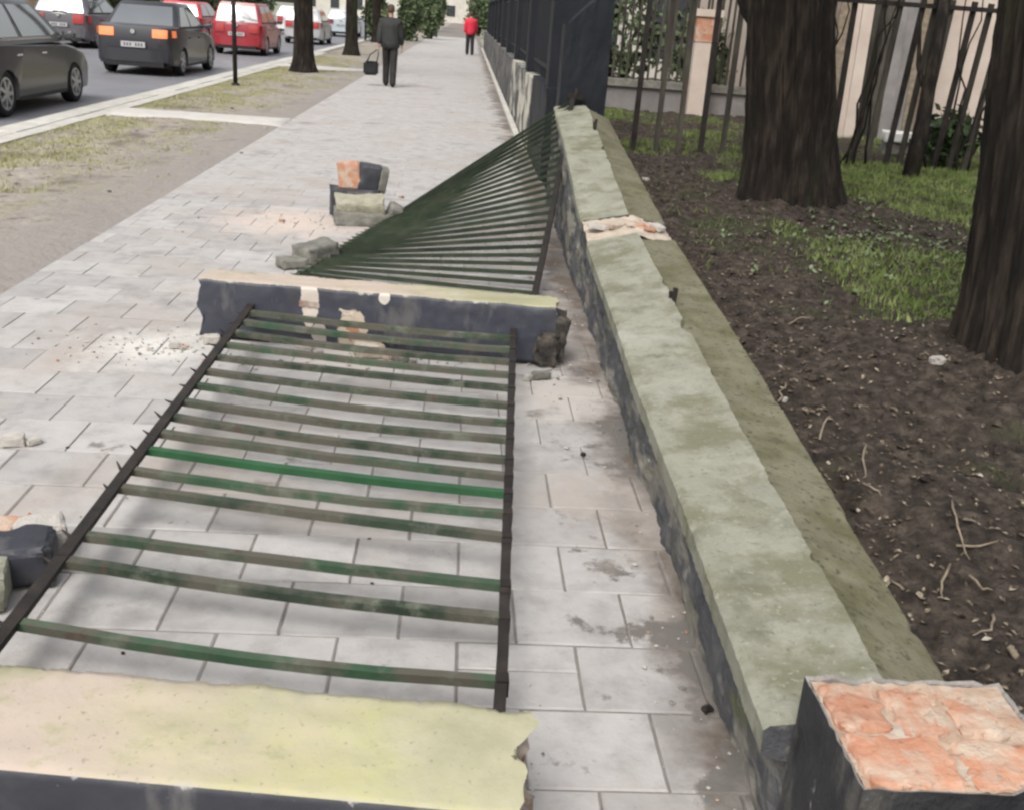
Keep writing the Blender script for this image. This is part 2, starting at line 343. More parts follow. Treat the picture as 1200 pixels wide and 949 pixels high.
# --- sidewalk: half-bond slabs, measured off the joints in the photograph
SW, SD, SX0, SY0 = .3439, .29954, .2324, 1.9317
XL, XR = -2.62, .93
o = MB(); o.box(XL, XR, -20, 300, -.15, -.0075); sidewalk = o.build('sidewalk', M_joint); tag(sidewalk, kind='structure')
def slab_mesh(wd, dp, th=.05, g=.0035, bv=.004):
    x, y = wd/2-g, dp/2-g; v = []; 
    for z, i in ((-th, 0), (-bv, 0), (0, bv)): v += [(-x+i, -y+i, z), (x-i, -y+i, z), (x-i, y-i, z), (-x+i, y-i, z)]
    f = [(8, 9, 10, 11)]
    for a in (0, 4):
        for k in range(4): f.append((a+k, a+(k+1) % 4, a+4+(k+1) % 4, a+4+k))
    me = bpy.data.meshes.new('slab'); me.from_pydata(v, [], f); me.materials.append(M_slab); me.update(); return me
cache = {}
def slab_rects(k):
    y0 = SY0+k*SD; off = SX0+(.5*SW if k % 2 else 0); i = math.floor((XL-off)/SW)
    while off+i*SW < XR-.02:
        a, b = max(XL, off+i*SW), min(XR, off+(i+1)*SW)
        if b-a > .04: yield a, b, y0, y0+SD
        i += 1
def put_slab(a, b, y0, y1):
    g_ = .0035 if y0 < 3.6 else (.0025 if y0 < 6 else .0016); key = (round(b-a, 3), round(y1-y0, 3), g_)
    if key not in cache: cache[key] = slab_mesh(b-a, y1-y0, .05, g_, .004 if g_ > .003 else .002)
    s = link('slab', cache[key], sidewalk, ((a+b)/2, (y0+y1)/2, random.uniform(-.004, .0)))
    s.rotation_euler = (random.uniform(-.006, .006), random.uniform(-.006, .006), random.uniform(-.006, .006))
K0, K1 = -1, 25
for k in range(K0, K1):
    for a, b, y0, y1 in slab_rects(k):
        if k == 1 and a < .30 < b: put_slab(a, b, y0, y0+SD*.56); put_slab(a, b, y0+SD*.56, y1); continue     # a cut slab
        put_slab(a, b, y0, y1)
o = MB()
for k in list(range(-12, K0))+list(range(K1, 260)):
    for a, b, y0, y1 in slab_rects(k):
        z = random.uniform(-.003, 0); g = .0012; v = [(a+g, y0+g), (b-g, y0+g), (b-g, y1-g), (a+g, y1-g)]
        o.add([(x, y, z-.02) for x, y in v]+[(x, y, z) for x, y in v], [(4, 5, 6, 7), (0, 1, 5, 4), (1, 2, 6, 5), (2, 3, 7, 6), (3, 0, 4, 7)])
tag(o.build('slab_paving', M_slab, sidewalk), kind='stuff')

# --- kerb stones along the road
kerb = MB(); kerb.box(-5.62, -5.08, -40, 300, -.15, -.002); kerb = kerb.build('kerb', M_joint); tag(kerb, kind='structure')
kme = MB(); kme.box(-.165, .165, -.494, .494, -.12, .02)
bm = bmesh.new(); bm.from_mesh(kme.mesh('kerb_stone', M_kerb)); bmesh.ops.bevel(bm, geom=[e for e in bm.edges], offset=.015, segments=2, affect='EDGES', profile=.6)
bmesh.ops.recalc_face_normals(bm, faces=bm.faces)
kme = bpy.data.meshes.new('kerb_stone'); bm.to_mesh(kme); bm.free(); kme.materials.append(M_kerb)
kme2 = MB(); kme2.box(-.105, .110, -.496, .496, -.10, .010); kme2 = kme2.mesh('edging_stone', M_kerb)
for i in range(30):
    link('kerb_stone', kme, kerb, (-5.45, 10.2+i, random.uniform(-.004, .004)), (0, random.uniform(-.01, .01), random.uniform(-.004, .004)))
    link('edging_stone', kme2, kerb, (-5.18, 10.2+i, random.uniform(-.006, .004)), (0, 0, random.uniform(-.006, .006)))
o = MB(); o.box(-5.615, -5.285, 40.2, 300, -.12, .02); o.box(-5.284, -5.085, 40.2, 300, -.1, -.004); o.box(-5.615, -5.285, -40, 9.7, -.12, .02); o.box(-5.284, -5.085, -40, 9.7, -.1, -.004)
tag(o.build('kerb_run', M_kerb, kerb), kind='stuff')

# --- verge between kerb and sidewalk
def verge_z(x, y):
    e = min(1, (x+5.08)/.15, (XL-x)/.15)
    return -.012 + max(0, e)*(.018+.03*fbm(x*.9, y*.6)+.012*ns(x*6, y*6))
o = MB(); P = []
ys = np.concatenate([np.arange(-5, 30, .16), np.arange(30, 300, 3)])
for y in ys: P.append([(x, y, verge_z(x, y)) for x in np.linspace(-5.08, XL, 26)])
o.grid(P); tag(o.build('verge', M_verge, smooth=True, fix=False), kind='structure')
o = MB()
for (yc, wd) in ((15.75, 1.15), (30.2, 1.1)): 
    P = [[(x, y, .026+.005*ns(x*3, y*3)-(.06 if y in (yc-wd/2, yc+wd/2) or x > XL+.02 else 0)) for x in np.append(np.linspace(-5.07, XL+.01, 14), XL+.04)] for y in np.linspace(yc-wd/2, yc+wd/2, 8)]
    o.grid(P)
tag(o.build('path', M_path, smooth=True, fix=False), kind='structure')
def blades(name, n, fx, hmin, hmax, m, wd=.006):
    pts = fx(n); n = len(pts); base = np.array(pts)
    h = rng.uniform(hmin, hmax, n); a = rng.uniform(0, 2*np.pi, n); ln = rng.normal(0, .45, (n, 2))*h[:, None]
    dx = np.stack([np.cos(a), np.sin(a), np.zeros(n)], 1)*wd*rng.uniform(.6, 1.5, n)[:, None]
    tip = base+np.concatenate([ln, h[:, None]], 1)
    V = np.stack([base-dx, base+dx, tip], 1); return tri_soup(name, V, 3, m)
def verge_pts(n):
    p = []
    while len(p) < n:
        y = 9+27*random.random()**1.3; x = random.uniform(-5.05, XL-.05)
        g = fbm(x*1.6+3, y*.8)*.7 + .45*((-x-3.7)/1.3) + .12
        if random.random() < g and not (15.1 < y < 16.4) and not (29.6 < y < 30.8): p.append((x, y, verge_z(x, y)-.004))
    return p
tag(blades('verge_grass', 34000, verge_pts, .012, .045, M_vgrass, .005), 'short yellowish grass tufts growing on the roadside verge', 'grass', kind='stuff')

# --- garden behind the wall
GZ = [(-10, .12), (1, .14), (2, .17), (3, .25), (4.2, .33), (6.3, .40), (8.5, .45), (11, .50), (60, .6)]
TREES = [(2.62, 8.05, .36), (2.72, 4.42, .36)]
def garden_z(x, y):
    z = lerp(GZ, y)+.035*fbm(x*1.3, y*1.3)+.026*fbm(x*6, y*6, 3)+.010*ns(x*19, y*19, 4)
    for tx, ty, tr in TREES:
        d = math.hypot(x-tx, y-ty); z += .10*math.exp(-max(0, d-tr)*3.2)
    return z + .05*math.exp(-((x-1.25-.02*(y-3))/.3)**2)*0
o = MB(); xs = np.concatenate([np.arange(1.08, 4.2, .03), np.arange(4.2, 5, .05), np.arange(5, 9, .12), np.arange(9, 40, 1.5)]); ys = np.concatenate([np.arange(-6, 1, .5), np.arange(1, 7, .032), np.arange(7, 9, .05), np.arange(9, 17, .12), np.arange(17, 60, 1.5)])
P = [[(x+rng.normal(0, .006), y+rng.normal(0, .006), garden_z(x, y)+rng.normal(0, .0065)) for x in xs] for y in ys]; o.grid(P)
xs0, yw = xs[0], ys
o.grid([[(1.08, y, -.3), (1.08, y, garden_z(1.08, y))] for y in ys])
tag(o.build('garden', M_soil, smooth=False, fix=False), kind='structure')
def grass_pts(n):
    p = []
    while len(p) < n:
        y = random.uniform(4.5, 15.5); x = random.uniform(1.5, 9)
        g = 1.5*fbm(x*.8+5, y*.7+2) - .05 + 1.6*max(0, 1-((y-9.2)/2.0)**2)*(x > 2.9) + 1.5*max(0, 1-((y-6.0)/1.1)**2-((x-2.9)/.8)**2) + (.25 if y > 10.6 else 0)
        if math.hypot(x-TREES[0][0], y-TREES[0][1]) < .85 or (y < 10 and x < 2.2 and random.random() < .9): g -= 1.2
        if y < 4.9: g -= .5
        g += .05
        if random.random() < g: p.append((x, y, garden_z(x, y)-.005))
    return p
tag(blades('garden_grass', 90000, grass_pts, .02, .065, M_grass, .004), 'patches of fresh green grass growing on the dark garden soil', 'grass', kind='stuff')
# leaf litter, nobody could count it
n = 30000; V = []
while len(V) < n:
    y = 1.3+13*random.random()**1.4; x = random.uniform(1.28+.02*(y-3), 7)
    if fbm(x*1.7, y*1.7, 9) < -.25 and random.random() < .6: continue
    z = garden_z(x, y)+.006; a = random.uniform(0, 6.28); s = random.uniform(.004, .016)*(1.0 if random.random() < .94 else 1.8); t = random.uniform(-.5, .5); e = random.uniform(.35, .8)
    ca, sa = math.cos(a), math.sin(a)
    V.append([(x+ca*s, y+sa*s, z+t*s), (x-sa*s*e, y+ca*s*e, z+.35*s), (x-ca*s, y-sa*s, z-t*s+.004), (x+sa*s*e, y-ca*s*e, z+.35*s)])
tag(tri_soup('leaf_litter', np.array(V), 4, M_leaf), 'dry leaf litter scattered over the dark garden soil', 'leaves', kind='stuff')
# pale weeds among the grass between the trunks
V = []
for i in range(260):
    x, y = random.gauss(3.0, .55), random.gauss(6.8, .7)
    if x < 1.7: continue
    z = garden_z(x, y)
    for k in range(random.randint(4, 8)):
        a = random.uniform(0, 6.28); l = random.uniform(.015, .045); ca, sa = math.cos(a), math.sin(a); t = random.uniform(.3, 1.0); w_ = l*.3
        V.append([(x, y, z), (x+ca*l*.5-sa*w_, y+sa*l*.5+ca*w_, z+l*t*.7), (x+ca*l, y+sa*l, z+l*t), (x+ca*l*.5+sa*w_, y+sa*l*.5-ca*w_, z+l*t*.7)])
M_weed = mat('weed_leaf', [(.07, .10, .045), (.13, .16, .085), (.24, .26, .18)], 9, .8, 0, coord='World')
tag(tri_soup('weeds', np.array(V), 4, M_weed), 'small pale leafy weeds growing between the two tree trunks', 'weeds', kind='stuff')
# clods
o = MB()
for i in range(2600):
    y = 1.3+9*random.random()**1.2; x = random.uniform(1.25+.02*(y-3), 5.5); z = garden_z(x, y); s = .006+.034*random.random()**2.2
    vs_ = [(x+s*dx*random.uniform(.6, 1.2), y+s*dy*random.uniform(.6, 1.2), z+s*.7*dz*random.uniform(.5, 1.2)) for dx, dy, dz in ((1, 0, 0), (-1, 0, 0), (0, 1, 0), (0, -1, 0), (0, 0, 1), (0, 0, -1))]
    o.add(vs_, [(0, 2, 4), (2, 1, 4), (1, 3, 4), (3, 0, 4), (2, 0, 5), (1, 2, 5), (3, 1, 5), (0, 3, 5)])
tag(o.build('soil_clods', M_soil, fix=False), 'crumbly soil clods strewn over the garden bed', 'soil', kind='stuff')

# ================================================================== THE LOW WALL
ZL = [(1.3, .34), (1.7, .35), (2.1, .36), (2.7, .38), (3.8, .385), (4.5, .42), (5.96, .465), (6.86, .55), (7.5, .655), (8.54, .79), (10.1, .93), (12, .98)]
ZR = [(1.3, .375), (2, .385), (2.68, .40), (3.4, .42), (4.66, .48), (6.4, .56), (7.5, .69), (8.54, .82), (9.66, .95), (12, 1.0)]
ZG = [(1.3, .25), (2.1, .275), (2.84, .33), (4.2, .42), (6.3, .52), (7.5, .62), (8.68, .72), (10.6, .89), (12, .93)]
def wx(y): return .02*(y-3)
wall = empty('low_wall', (.95, 5.9, 0), label='long low garden wall with mossy sloped coping and broken pillar stub', cat='wall')
def wrel(o):            # keep world placement under the wall's empty
    o.location = (-.95, -5.9, 0); o.parent = wall; return o
def coping(y0, y1, name, seed):
    n = int((y1-y0)/.016); P = []
    for i in range(n+1):
        y = y0+(y1-y0)*i/n; d = wx(y)
        zl, zr, zg = lerp(ZL, y), lerp(ZR, y), lerp(ZG, y)
        a, b, c = (.004*fbm(y*2.5, seed, k)+.007*ns(y*11, seed, k)*ns(y*2, seed, k+2)+.003*ns(y*33, seed, k)-(.02*max(0, ns(y*6.5, seed, k+20)-.42)) for k in (0, 5, 9))
        g = .026+.008*ns(y*5, seed, 3)
        nk = max(0, ns(y*3.1, seed, 31)-.28)*.08+max(0, ns(y*9, seed, 33)-.4)*.04
        xl, xr, xg = .72+d+a-abs(.006*ns(y*26, seed, 40)), 1.02+d+b*1.6-nk, 1.26+d+c*2.2; zr -= nk*.35
        row = [(xl+.035, zl-.085), (xl+.004, zl-.075), (xl, zl-.012), (xl+.014, zl)]
        for t in (.2, .4, .6, .8): row.append((xl+.014+(xr-xl-.014)*t, zl+(zr-zl)*t+.005*fbm(y*5, t*3, seed)))
        row += [(xr, zr), (xr+.012, zr-g), (xr+.03, zr-g*1.2)]
        zk = zr-g*1.2
        for t in (.35, .7): row.append((xr+.03+(xg-xr-.03)*t, zk+(zg-zk)*t+.006*fbm(y*5, t*3+7, seed)))
        row += [(xg-.012, zg+.003), (xg, zg-.012), (xg-.005, zg-.10)]
        P.append([(x, y, z) for x, z in row])
    o = MB()
    nv = len(P[0]); o.grid([r[:9] for r in P], 0); o.grid([r[8:] for r in P], 1)
    for r in (P[0], P[-1]): o.add(r, [tuple(range(nv))], 2)
    ob = o.build(name, [M_cope, M_cope2, M_plinth], smooth=False, fix=False)
    bm = bmesh.new(); bm.from_mesh(ob.data); bmesh.ops.remove_doubles(bm, verts=bm.verts, dist=1e-5); bmesh.ops.recalc_face_normals(bm, faces=bm.faces)
    for f in bm.faces: f.smooth = len(f.verts) == 4
    bm.to_mesh(ob.data); bm.free(); ob.data.set_sharp_from_angle(angle=R(24))
    return wrel(ob)
coping(1.735, 6.06, 'coping', 1.0); coping(6.50, 10.12, 'coping', 4.0)
# wall body: street face with flaking plaster in real relief
def body(y0, y1, name, m):
    n = int((y1-y0)/.03); P = []
    for i in range(n+1):
        y = y0+(y1-y0)*i/n; d = wx(y); zt = lerp(ZL, y)-.07; row = []
        for j in range(15):
            z = zt*j/14
            k = fbm(y*2.2, z*5, 2)+.5*fbm(y*9, z*12, 5)
            fl = .014 if k > .12 else (.004 if k > -.12 else -.008)
            row.append((.785+.6*d-fl-.006*fbm(y*20, z*20), y, z))
        row[0] = (row[0][0], y, -.06)
        row += [(1.0+d, y, zt), (1.2+d, y, lerp(ZG, y)-.09), (1.2+d, y, -.06)]
        P.append(row)
    o = MB(); o.grid(P); 
    for r in (P[0], P[-1]): o.add(r, [tuple(range(len(r)))])
    return wrel(o.build(name, m))
body(1.5, 10.15, 'wall_body', M_plinth)
# the gap in the coping where the second pillar broke off: mortar bed and brick scraps
P = []
for i in range(33):
    y = 6.03+.50*i/32; d = wx(y)
    P.append([(x+d, y, lerp(ZL, y)-.016+.016*fbm(x*12, y*12, 2)+.006*ns(x*45, y*45, 2)+(lerp(ZR, y)-lerp(ZL, y))*min(1, (x-.7)/.3) - max(0, x-1.04)*.2) for x in np.linspace(.725, 1.25, 36)])
o = MB(); o.grid(P); sc_ = wrel(o.build('mortar_bed', M_mortar, smooth=True))
for i, (x, y, s, m) in enumerate(((.80, 6.26, .09, M_plasteredge), (.91, 6.30, .10, M_mortar), (1.07, 6.34, .08, M_brick), (1.18, 6.31, .075, M_plasteredge), (1.0, 6.26, .05, M_core), (1.12, 6.24, .05, M_brick))):
    me = rough_block(s*1.5, s, .035, i+3, .012, 4, 14); me.materials.append(m)
    b = link('brick_scrap', me); b.location = (x+wx(y)-.95, y-5.9, lerp(ZR, y)-.045+.01*(i % 2)); b.rotation_euler = (random.uniform(-.15, .15), random.uniform(-.15, .15), i*.7); b.parent = wall
# iron stumps where the fence was fixed
for (px, py, hh) in ((788, 358, .455), (697, 152, .86)):
    p = gnd(px, py, hh); o = MB(); o.bar((0, 0, -.06), (.006, .0, .085), .02, .03, (0, 1, 0)); o.bar((.0, .03, -.06), (-.01, .035, .06), .014, .02, (0, 1, 0))
    b = o.build('iron_stump', M_darkiron); b.location = (p.x-.95, p.y-5.9, p.z); b.parent = wall
# the stub of the first pillar
def stub_extra(n, L, src, c, b):
    a = nnoise(n, L, src, 5, 8, (3, 1, 0), (1, 1, .25)); c = mixin(n, L, c, (.085, .082, .076), a, .54, .62)
    d = nnoise(n, L, src, 20, 7, (1, 4, 2), (1, 1, .4)); c = mixin(n, L, c, (.32, .31, .29), d, .66, .70)
    return c
M_stubpaint = mat('scuffed_black_paint', [(.016, .017, .020), (.034, .035, .038)], 8, .6, .8, 50, extra=stub_extra, bdist=.01)
M_rim = mat('grey_plaster_rim', [(.20, .185, .17), (.34, .32, .295)], 30, .95, .8, 80)
stub = empty('pillar_stub'); stub.parent = wall; stub.location = (.96-.95, 1.56-5.9, 0); stub['label'] = 'snapped dark pillar stub with orange bricks showing on top'
o = MB(); hx, hy, zt = .205, .165, .485
ring = []
N = 60
def sq(t):
    t = t % 1*4; k = int(t); f = t-k
    return [(-1+2*f, -1), (1, -1+2*f), (1-2*f, 1), (-1, 1-2*f)][k]
P = []
for zi in range(14):
    z = -.06+(zt+.06)*zi/13; r = []
    for i in range(N):
        qx, qy = sq(i/N); e = .003*fbm(qx*2, qy*2+z*5, 3)+.003*ns(qx*9, qy*9, z*20)-.012*max(0, fbm(qx*3, qy*3, z*9+4)-.25)
        zz = z + (.012*fbm(qx*5, qy*5, 7) if zi == 13 else 0)
        r.append((qx*(hx+e), qy*(hy+e), zz))
    P.append(r)
o.grid(P, 0, True)
inner = [(p[0]*.965, p[1]*.955, p[2]-.004) for p in P[-1]]
o.grid([P[-1], inner], 1, True); o.grid([inner, [(p[0], p[1], p[2]-.06) for p in inner]], 1, True)
o.build('plaster_shell', [M_stubpaint, M_rim], stub)
o = MB(); P = [[(x, y, zt-.006+.007*fbm(x*13, y*13, 3)+.006*ns(x*55, y*55, 6)) for x in np.linspace(-.196, .196, 40)] for y in np.linspace(-.156, .156, 32)]; o.grid(P); o.build('mortar', M_pinkmortar, stub, smooth=True)
for i, (x, y, sx, sy, rz, z) in enumerate(((-.095, -.082, .19, .145, .02, .4765), (.098, -.086, .18, .135, -.02, .474), (-.135, .068, .11, .145, .02, .478), (-.015, .066, .115, .15, .04, .472), (.098, .045, .095, .11, -.05, .476), (.155, .10, .07, .09, .05, .462), (.08, .125, .09, .05, .05, .466))):
    me = rough_block(sx, sy, .07, i+11, .006, 11, 34, .006); me.materials.append(M_brick)
    b = link('brick', me, stub, (x, y, z-.058), (random.uniform(-.03, .03), random.uniform(-.03, .03), rz))

# ================================================================== FALLEN PILLARS
def pillar(name, L, wd, ht, seed, label, patches=()):
    """lies along x, origin at the middle of its underside; +x end broken"""
    o = MB(); n = 180; m = 16; secs = []
    for i in range(n+1):
        x = -L/2+L*i/n; s = []
        for (ax, ay, bx, by) in ((-1, 0, -1, 1), (-1, 1, 1, 1), (1, 1, 1, 0), (1, 0, -1, 0)):
            for k in range(m):
                t = k/m; u, v = ax+(bx-ax)*t, ay+(by-ay)*t
                e = .005*fbm(x*4, u*2+seed, v*2)+.0025*ns(x*22, u*8+seed, v*8)
                cr_ = max(0, 1-min(abs(abs(u)-1)*wd/2, 9)/.035)*max(0, 1-abs(v-1)*ht/.035)             # near a top arris
                if abs(u) > .999 or abs(v-1) < .001: e -= cr_*(.005*max(0, .5+ns(x*7, u*3+seed, 3))+.018*max(0, ns(x*5.5, u*2+seed, 9)-.22)+.006*abs(ns(x*40, u, seed)))
                s.append([x, u*(wd/2+e), v*(ht+e)])
        secs.append(s)
    for s, sg in ((secs[0], -1), (secs[-1], 1)):                      # ragged breaks
        for p in s:
            k = fbm(p[1]*7+seed, p[2]*7, sg)+.5*ns(p[1]*22, p[2]*22+seed, sg)
            p[0] += (.05 if sg > 0 else .03)*k
    secs[-2] = [[min(q[0], p[0]-.008), q[1], q[2]] for q, p in zip(secs[-2], secs[-1])]
    secs[1] = [[max(q[0], p[0]+.008), q[1], q[2]] for q, p in zip(secs[1], secs[0])]
    o.grid(secs, 0, True)
    # caps: concentric rings running into a rough core
    for s, sg in ((secs[0], -1), (secs[-1], 1)):
        rings = [s]
        for q in (.9, .7, .45, .2):
            rings.append([[p[0]-sg*(.015+.03*(1-q))+sg*.035*fbm(p[1]*q*14+seed, p[2]*q*14, 5), p[1]*q, ht/2+(p[2]-ht/2)*q] for p in s])
        o.grid(rings, 2, True); o.add(rings[-1], [tuple(range(len(s)))], 2)
    nface = n*4*m
    for i in range(n):
        for j in range(4*m):
            if m <= j < 2*m: o.m[i*4*m+j] = 1
    return o
pl1 = empty('fallen_pillar', label='fallen pillar with bare yellow upper face beside the pillar stub', cat='pillar')
o = pillar('near', 1.95, .325, .30, 3, '')
b = o.build('shaft', [M_navy, M_cream, M_core, M_plasteredge], pl1, smooth=True)
for p in b.data.polygons: p.use_smooth = p.material_index < 2
pl1.location = (.20-.975, 1.755, .004); pl1.rotation_euler = (0, 0, R(-5.0))
# loose plaster flakes at its broken end are part of it
for i, (x, y, z, s) in enumerate(((.99, -.10, .02, .09), (1.0, .06, .0, .10), (.985, -.02, .16, .07))):
    me = rough_block(s*.6, s, s, i+31, .02, 5, 16); me.materials.append(M_core if i else M_plasteredge); link('broken_edge', me, pl1, (x-.035, y, z))

def paintloss(n, L, src, c, b):
    c = navy_extra(n, L, src, c, b)
    tc = n.new('ShaderNodeTexCoord'); sx = n.new('ShaderNodeSeparateXYZ'); L.new(tc.outputs['Object'], sx.inputs[0])
    nz = nnoise(n, L, tc.outputs['Object'], 9, 7, (2, 3, 4)); nz2 = nnoise(n, L, tc.outputs['Object'], 22, 5, (2, 8, 4))
    for (cx, cz, rx, rz_, colr) in ((-.355, .22, .045, .12, (.50, .44, .39)), (-.125, .10, .075, .11, (.44, .37, .29)), (-.30, .06, .04, .06, (.36, .33, .30)), (-.13, .09, .035, .05, (.36, .17, .10)), (.04, .28, .03, .035, (.52, .48, .43))):
        dx = math_(n, L, 'DIVIDE', math_(n, L, 'SUBTRACT', sx.outputs['X'], cx), rx); dz = math_(n, L, 'DIVIDE', math_(n, L, 'SUBTRACT', sx.outputs['Z'], cz), rz_)
        d = math_(n, L, 'ADD', math_(n, L, 'MULTIPLY', dx, dx), math_(n, L, 'MULTIPLY', dz, dz))
        d = math_(n, L, 'ADD', d, math_(n, L, 'MULTIPLY', math_(n, L, 'SUBTRACT', nz, .5), 3.2))
        d = math_(n, L, 'MULTIPLY', d, -1); c = mixin(n, L, c, colr, d, -1.05, -.9)
    return c
M_navy2 = mat('dark_blue_paint_chipped', [(.026, .029, .042), (.040, .043, .058)], 6, .5, .35, 60, extra=paintloss, spec=.5, bdist=.004)
M_stubpaint0 = mat('dark_broken_render', [(.012, .012, .014), (.05, .045, .04), (.14, .12, .10)], 12, .95, .8, 50, bdist=.01)
pl2 = empty('fallen_pillar', label='fallen pillar with chipped dark blue side between the two fence panels', cat='pillar')
o = pillar('far', 1.88, .29, .305, 8, '')
b = o.build('shaft', [M_navy2, M_cream, M_core, M_plasteredge], pl2, smooth=True)
for p in b.data.polygons: p.use_smooth = p.material_index < 2
pl2.location = (-.385, 5.30, .006); pl2.rotation_euler = (R(-3), 0, R(-5.5))
for i, (x, y, z, s) in enumerate(((.91, -.08, .0, .12), (.93, .05, .02, .13), (.92, -.02, .12, .09))):
    me = rough_block(s*.6, s, s, i+51, .025, 5, 14); me.materials.append(M_core); link('broken_edge', me, pl2, (x-.02, y, z))
for (x, y, z, sx_, sy_, sz_, sd_) in ((.875, -.10, -.01, .13, .17, .19, 57), (.93, -.04, .02, .09, .2, .24, 58)):
    me = rough_block(sx_, sy_, sz_, sd_, .03, 8, 11, .02); me.materials.append(M_stubpaint0); link('broken_edge', me, pl2, (x, y, z), (.1, .15, .2))
# bricks laid bare in the chipped side
for i, (x, z) in enumerate(((-.12, .045), (-.10, .105), (-.15, .16), (-.355, .19))):
    me = rough_block(.11, .03, .05, i+61, .008, 4, 18); me.materials.append(M_core if i in (1, 3) else M_mortar); link('bared_brick', me, pl2, (x, -.134, z), (0, random.uniform(-.08, .08), 0))

# ================================================================== FENCE PANEL LYING FLAT
pan = empty('fence_panel', (-.4, 3.7, 0), label='green iron fence panel lying flat between the two fallen pillars', cat='fence')
def prel(o, root): o.parent = root; o.matrix_parent_inverse = Matrix.Translation(-root.location); return o
def pz(y): return .115+.055*(y-2.2)/3.0
def railR(y): return Vector((lerp([(1.98, .165), (2.13, .178), (4.95, .318), (5.2, .33)], y), y, pz(y)))
def railL(y): return Vector((lerp([(2.1, -1.125), (2.34, -1.115), (5.24, -1.072)], y), y, pz(y)+.004))
yr = [2.165, 2.445, 2.615, 2.905, 3.065, 3.215, 3.355, 3.495, 3.685, 3.845, 4.035, 4.24, 4.41, 4.59, 4.77, 4.95]
yl = [2.34, 2.655, 2.805, 3.13, 3.265, 3.43, 3.585, 3.745, 3.90, 4.09, 4.26, 4.44, 4.62, 4.80, 4.98, 5.14]
o = MB(); pts = [railR(y) for y in np.linspace(1.98, 5.16, 12)]
for a, b_ in zip(pts, pts[1:]): o.bar(a, b_+(b_-a)*.02, .012, .045); o.bar(a+Vector((-.012, 0, .0205)), b_+Vector((-.012, 0, .0205))+(b_-a)*.02, .026, .006)
prel(o.build('bottom_rail', M_darkiron), pan)
o = MB(); pts = [railL(y) for y in np.linspace(2.08, 5.24, 12)]
for a, b_ in zip(pts, pts[1:]): o.bar(a, b_+(b_-a)*.02, .012, .055); o.bar(a+Vector((.016, 0, .0265)), b_+Vector((.016, 0, .0265))+(b_-a)*.02, .034, .006)
prel(o.build('top_rail', M_darkiron), pan)
for i, (a, b_) in enumerate(zip(yr, yl)):
    p, q = railR(a), railL(b_); o = MB()
    tw = .028+.010*random.random(); bow = random.uniform(-.022, .022)
    ps = [p.lerp(q, t)+Vector((0, bow*math.sin(math.pi*t), .012+random.uniform(-.002, .002)-.01*math.sin(math.pi*t))) for t in np.linspace(0, 1, 9)]
    for u, v in zip(ps, ps[1:]): o.bar(u, v+(v-u)*.03, tw, .025)
    bar = prel(o.build('picket', M_greeniron if i in (5,) else (M_iron2 if i in (0, 2, 4, 6, 9, 12, 14) else M_iron)), pan)
    wl = MB(); wl.box(p.x-.024, p.x+.008, p.y-.020, p.y+.020, p.z-.020, p.z+.028); wl = wl.build('weld', M_darkiron); wl.parent = bar
    d = (q-p).normalized(); s = MB(); t0 = q+d*.004; ln = random.uniform(.028, .055); sw = Vector((0, random.uniform(-.02, .03), random.uniform(.0, .03)))
    s.tube([t0, t0+d*ln*.5+sw*.3, t0+d*ln+sw], [.007, .006, .002], 6)
    sp = s.build('spike', M_darkiron); sp.parent = bar
# end bar nearest the stub (dips under the pillar's edge)
o = MB(); o.bar(railR(2.0)+Vector((0, 0, .004)), railL(2.12)+Vector((0, 0, .004)), .03, .02); prel(o.build('picket', M_iron), pan)

# ================================================================== FENCE PANEL HANGING FROM THE STANDING PILLAR
pan2 = empty('fence_panel', (0, 8, 0), label='twisted green iron fence panel hanging from the standing dark pillar', cat='fence')
C, D = gnd(627, 342, .07), aty(671, 117, 10.12)
A, B = gnd(352, 322, .05), gnd(478, 244, .04)
C = C+(C-D)*.06; A = A+(A-B)*.02
def PR(t): return C.lerp(D, t)+Vector((0, 0, -.10*math.sin(math.pi*t)*.9))
def PL(t): return A.lerp(B, t)
def fix_rail(f, name, wd, ht, m):
    o = MB(); pts = [f(t) for t in np.linspace(0, 1, 20)]
    for a, b_ in zip(pts, pts[1:]): o.bar(a, b_+(b_-a)*.02, wd, ht)
    return prel(o.build(name, m), pan2)
fix_rail(PR, 'bottom_rail', .04, .05, M_darkiron); fix_rail(PL, 'top_rail', .03, .04, M_iron)
NP = 26
for i in range(NP):
    t = (i+.35)/(NP-.3); p, q = PR(t), PL(t); o = MB()
    bow = random.uniform(-.01, .01); ps = [p.lerp(q, k)+Vector((0, bow*math.sin(math.pi*k), .012)) for k in np.linspace(0, 1, 6)]
    for u, v in zip(ps, ps[1:]): o.bar(u, v+(v-u)*.03, .034, .026, (0, .3, 1))
    bar = prel(o.build('picket', M_oldiron), pan2)
    d = (q-p).normalized(); s = MB(); s.tube([q, q+Vector((d.x, d.y, .05))*.035, q+Vector((d.x, d.y, .12))*.07], [.008, .007, .0015], 6)
    sp = s.build('spike', M_iron); sp.parent = bar
o = MB()
for k in (.35, .62):
    pts = [PR(t).lerp(PL(t), k) + Vector((0, 0, -.012)) for t in np.linspace(.0, .42, 8)]
    pass
# a hooked bracket hanging at the far upper corner
o = MB(); o.bar(D+Vector((-.04, 0, .04)), D+Vector((.10, .03, .02)), .03, .05); o.bar(D+Vector((.02, 0, -.03)), D+Vector((.03, 0, .10)), .025, .025); prel(o.build('bracket', M_darkiron), pan2)

